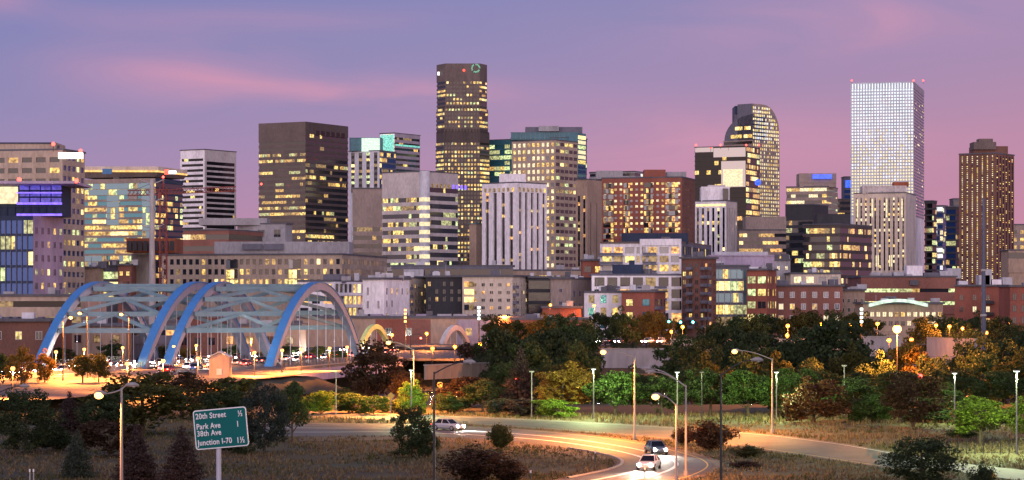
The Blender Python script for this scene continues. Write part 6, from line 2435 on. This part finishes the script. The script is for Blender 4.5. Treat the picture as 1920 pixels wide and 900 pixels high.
T('broad', 40, 648, 58, 420, 'gold', 'orange lit round tree at the left edge below the brick warehouse', zb=1)
T('broad', 6, 660, 50, 425, 'dark', 'dark tree cut by the left edge beside the orange lit tree', zb=1)
T('broad', 84, 658, 46, 430, 'gold', 'small orange lit tree in front of the left rib of the left bridge', zb=1)
T('broad', 155, 664, 66, 430, 'olive', 'olive tree on the median in front of the left bridge', zb=2)
T('broad', 185, 662, 54, 432, 'olive', 'smaller olive tree right of the median olive tree', zb=2)
for px, top, w, D, lf, lab in ((120, 650, 44, 585, 'olive', 'olive tree under the left rib of the left bridge'), (206, 640, 50, 590, 'dark', 'dark tree in the middle under the left bridge'), (300, 648, 46, 590, 'olive', 'olive tree between the inner ribs of the two bridges'), (352, 650, 50, 600, 'gold', 'orange lit tree left of the stone hut, behind the deck'),
                          (440, 645, 50, 605, 'dark', 'dark tree behind the deck right of the stone hut'), (500, 655, 44, 600, 'gold', 'orange lit tree behind the near rib of the right bridge'), (600, 648, 54, 610, 'olive', 'olive tree inside the right-hand full arch'), (635, 655, 40, 615, 'dark', 'small dark tree inside the right-hand full arch')):
    T('broad', px, top, w * 1.2, D, lf, lab, zb=0)
T('broad', 246, 645, 40, 640, 'dark', 'dark tree seen under the left bridge bracing', zb=1)
T('broad', 545, 646, 50, 640, 'dark', 'dark tree seen under the right bridge bracing', zb=1)

# dry grass as ground cover
rng = np.random.default_rng(5)


def inside(poly, x, y):
    c = False
    j = len(poly) - 1
    for i in range(len(poly)):
        if (poly[i][1] > y) != (poly[j][1] > y) and x < (poly[j][0] - poly[i][0]) * (y - poly[i][1]) / (poly[j][1] - poly[i][1]) + poly[i][0]:
            c = not c
        j = i
    return c


def poly_of(a, b, n=50):
    return resample([tuple(p)[:2] for p in a], n) + list(reversed(resample([tuple(p)[:2] for p in b], n)))


ROADS = [poly_of([p + Vector((0, 1.2, 0)) for p in R1_far], [p - Vector((0, .8, 0)) for p in R1_near]), poly_of([p + Vector((.8, .5, 0)) for p in R2_out], [p - Vector((.6, .6, 0)) for p in R2_in]),
         poly_of(g2([(1690, 858), (1790, 868), (1900, 880), (2000, 890)]), g2([(1690, 868), (1790, 884), (1900, 900), (2000, 915)]))]
V = {'straw': [], 'greygr': []}
cnt = 0
while cnt < 26000:
    y = 205 + 150 * rng.random() ** 1.3
    x = rng.uniform(-.225, .225) * y
    if any(inside(p, x, y) for p in ROADS):
        continue
    cnt += 1
    if math.sin(x * .33 + y * .12) + math.sin(y * .41 - x * .19 + 2) + rng.normal() * .35 < -1.15:
        continue
    z = ground(x, y)
    patch = math.sin(x * .21 + 1.3) * math.sin(y * .17 + x * .05) + rng.normal() * .5
    tall = 1.7 if (y > 322 or 283 < y < 296 and x > 20) else 1.0
    key = 'greygr' if patch > .55 else 'straw'
    for b_ in range(3):
        a = rng.uniform(0, math.pi)
        h = rng.uniform(.12, .42) * tall
        w = rng.uniform(.05, .11)
        dx, dy = math.cos(a) * w, math.sin(a) * w
        ox, oy = rng.normal(size=2) * .14
        V[key].append(((x + ox - dx, y + oy - dy, z - .02), (x + ox + dx, y + oy + dy, z - .02), (x + ox + rng.normal() * .14, y + oy + rng.normal() * .14, z + h)))
mb = MB()
for k, tri in V.items():
    for q in tri:
        mb.face(q, LEAF[k])
o = mb.build('dry_grass')
o['kind'] = 'stuff'
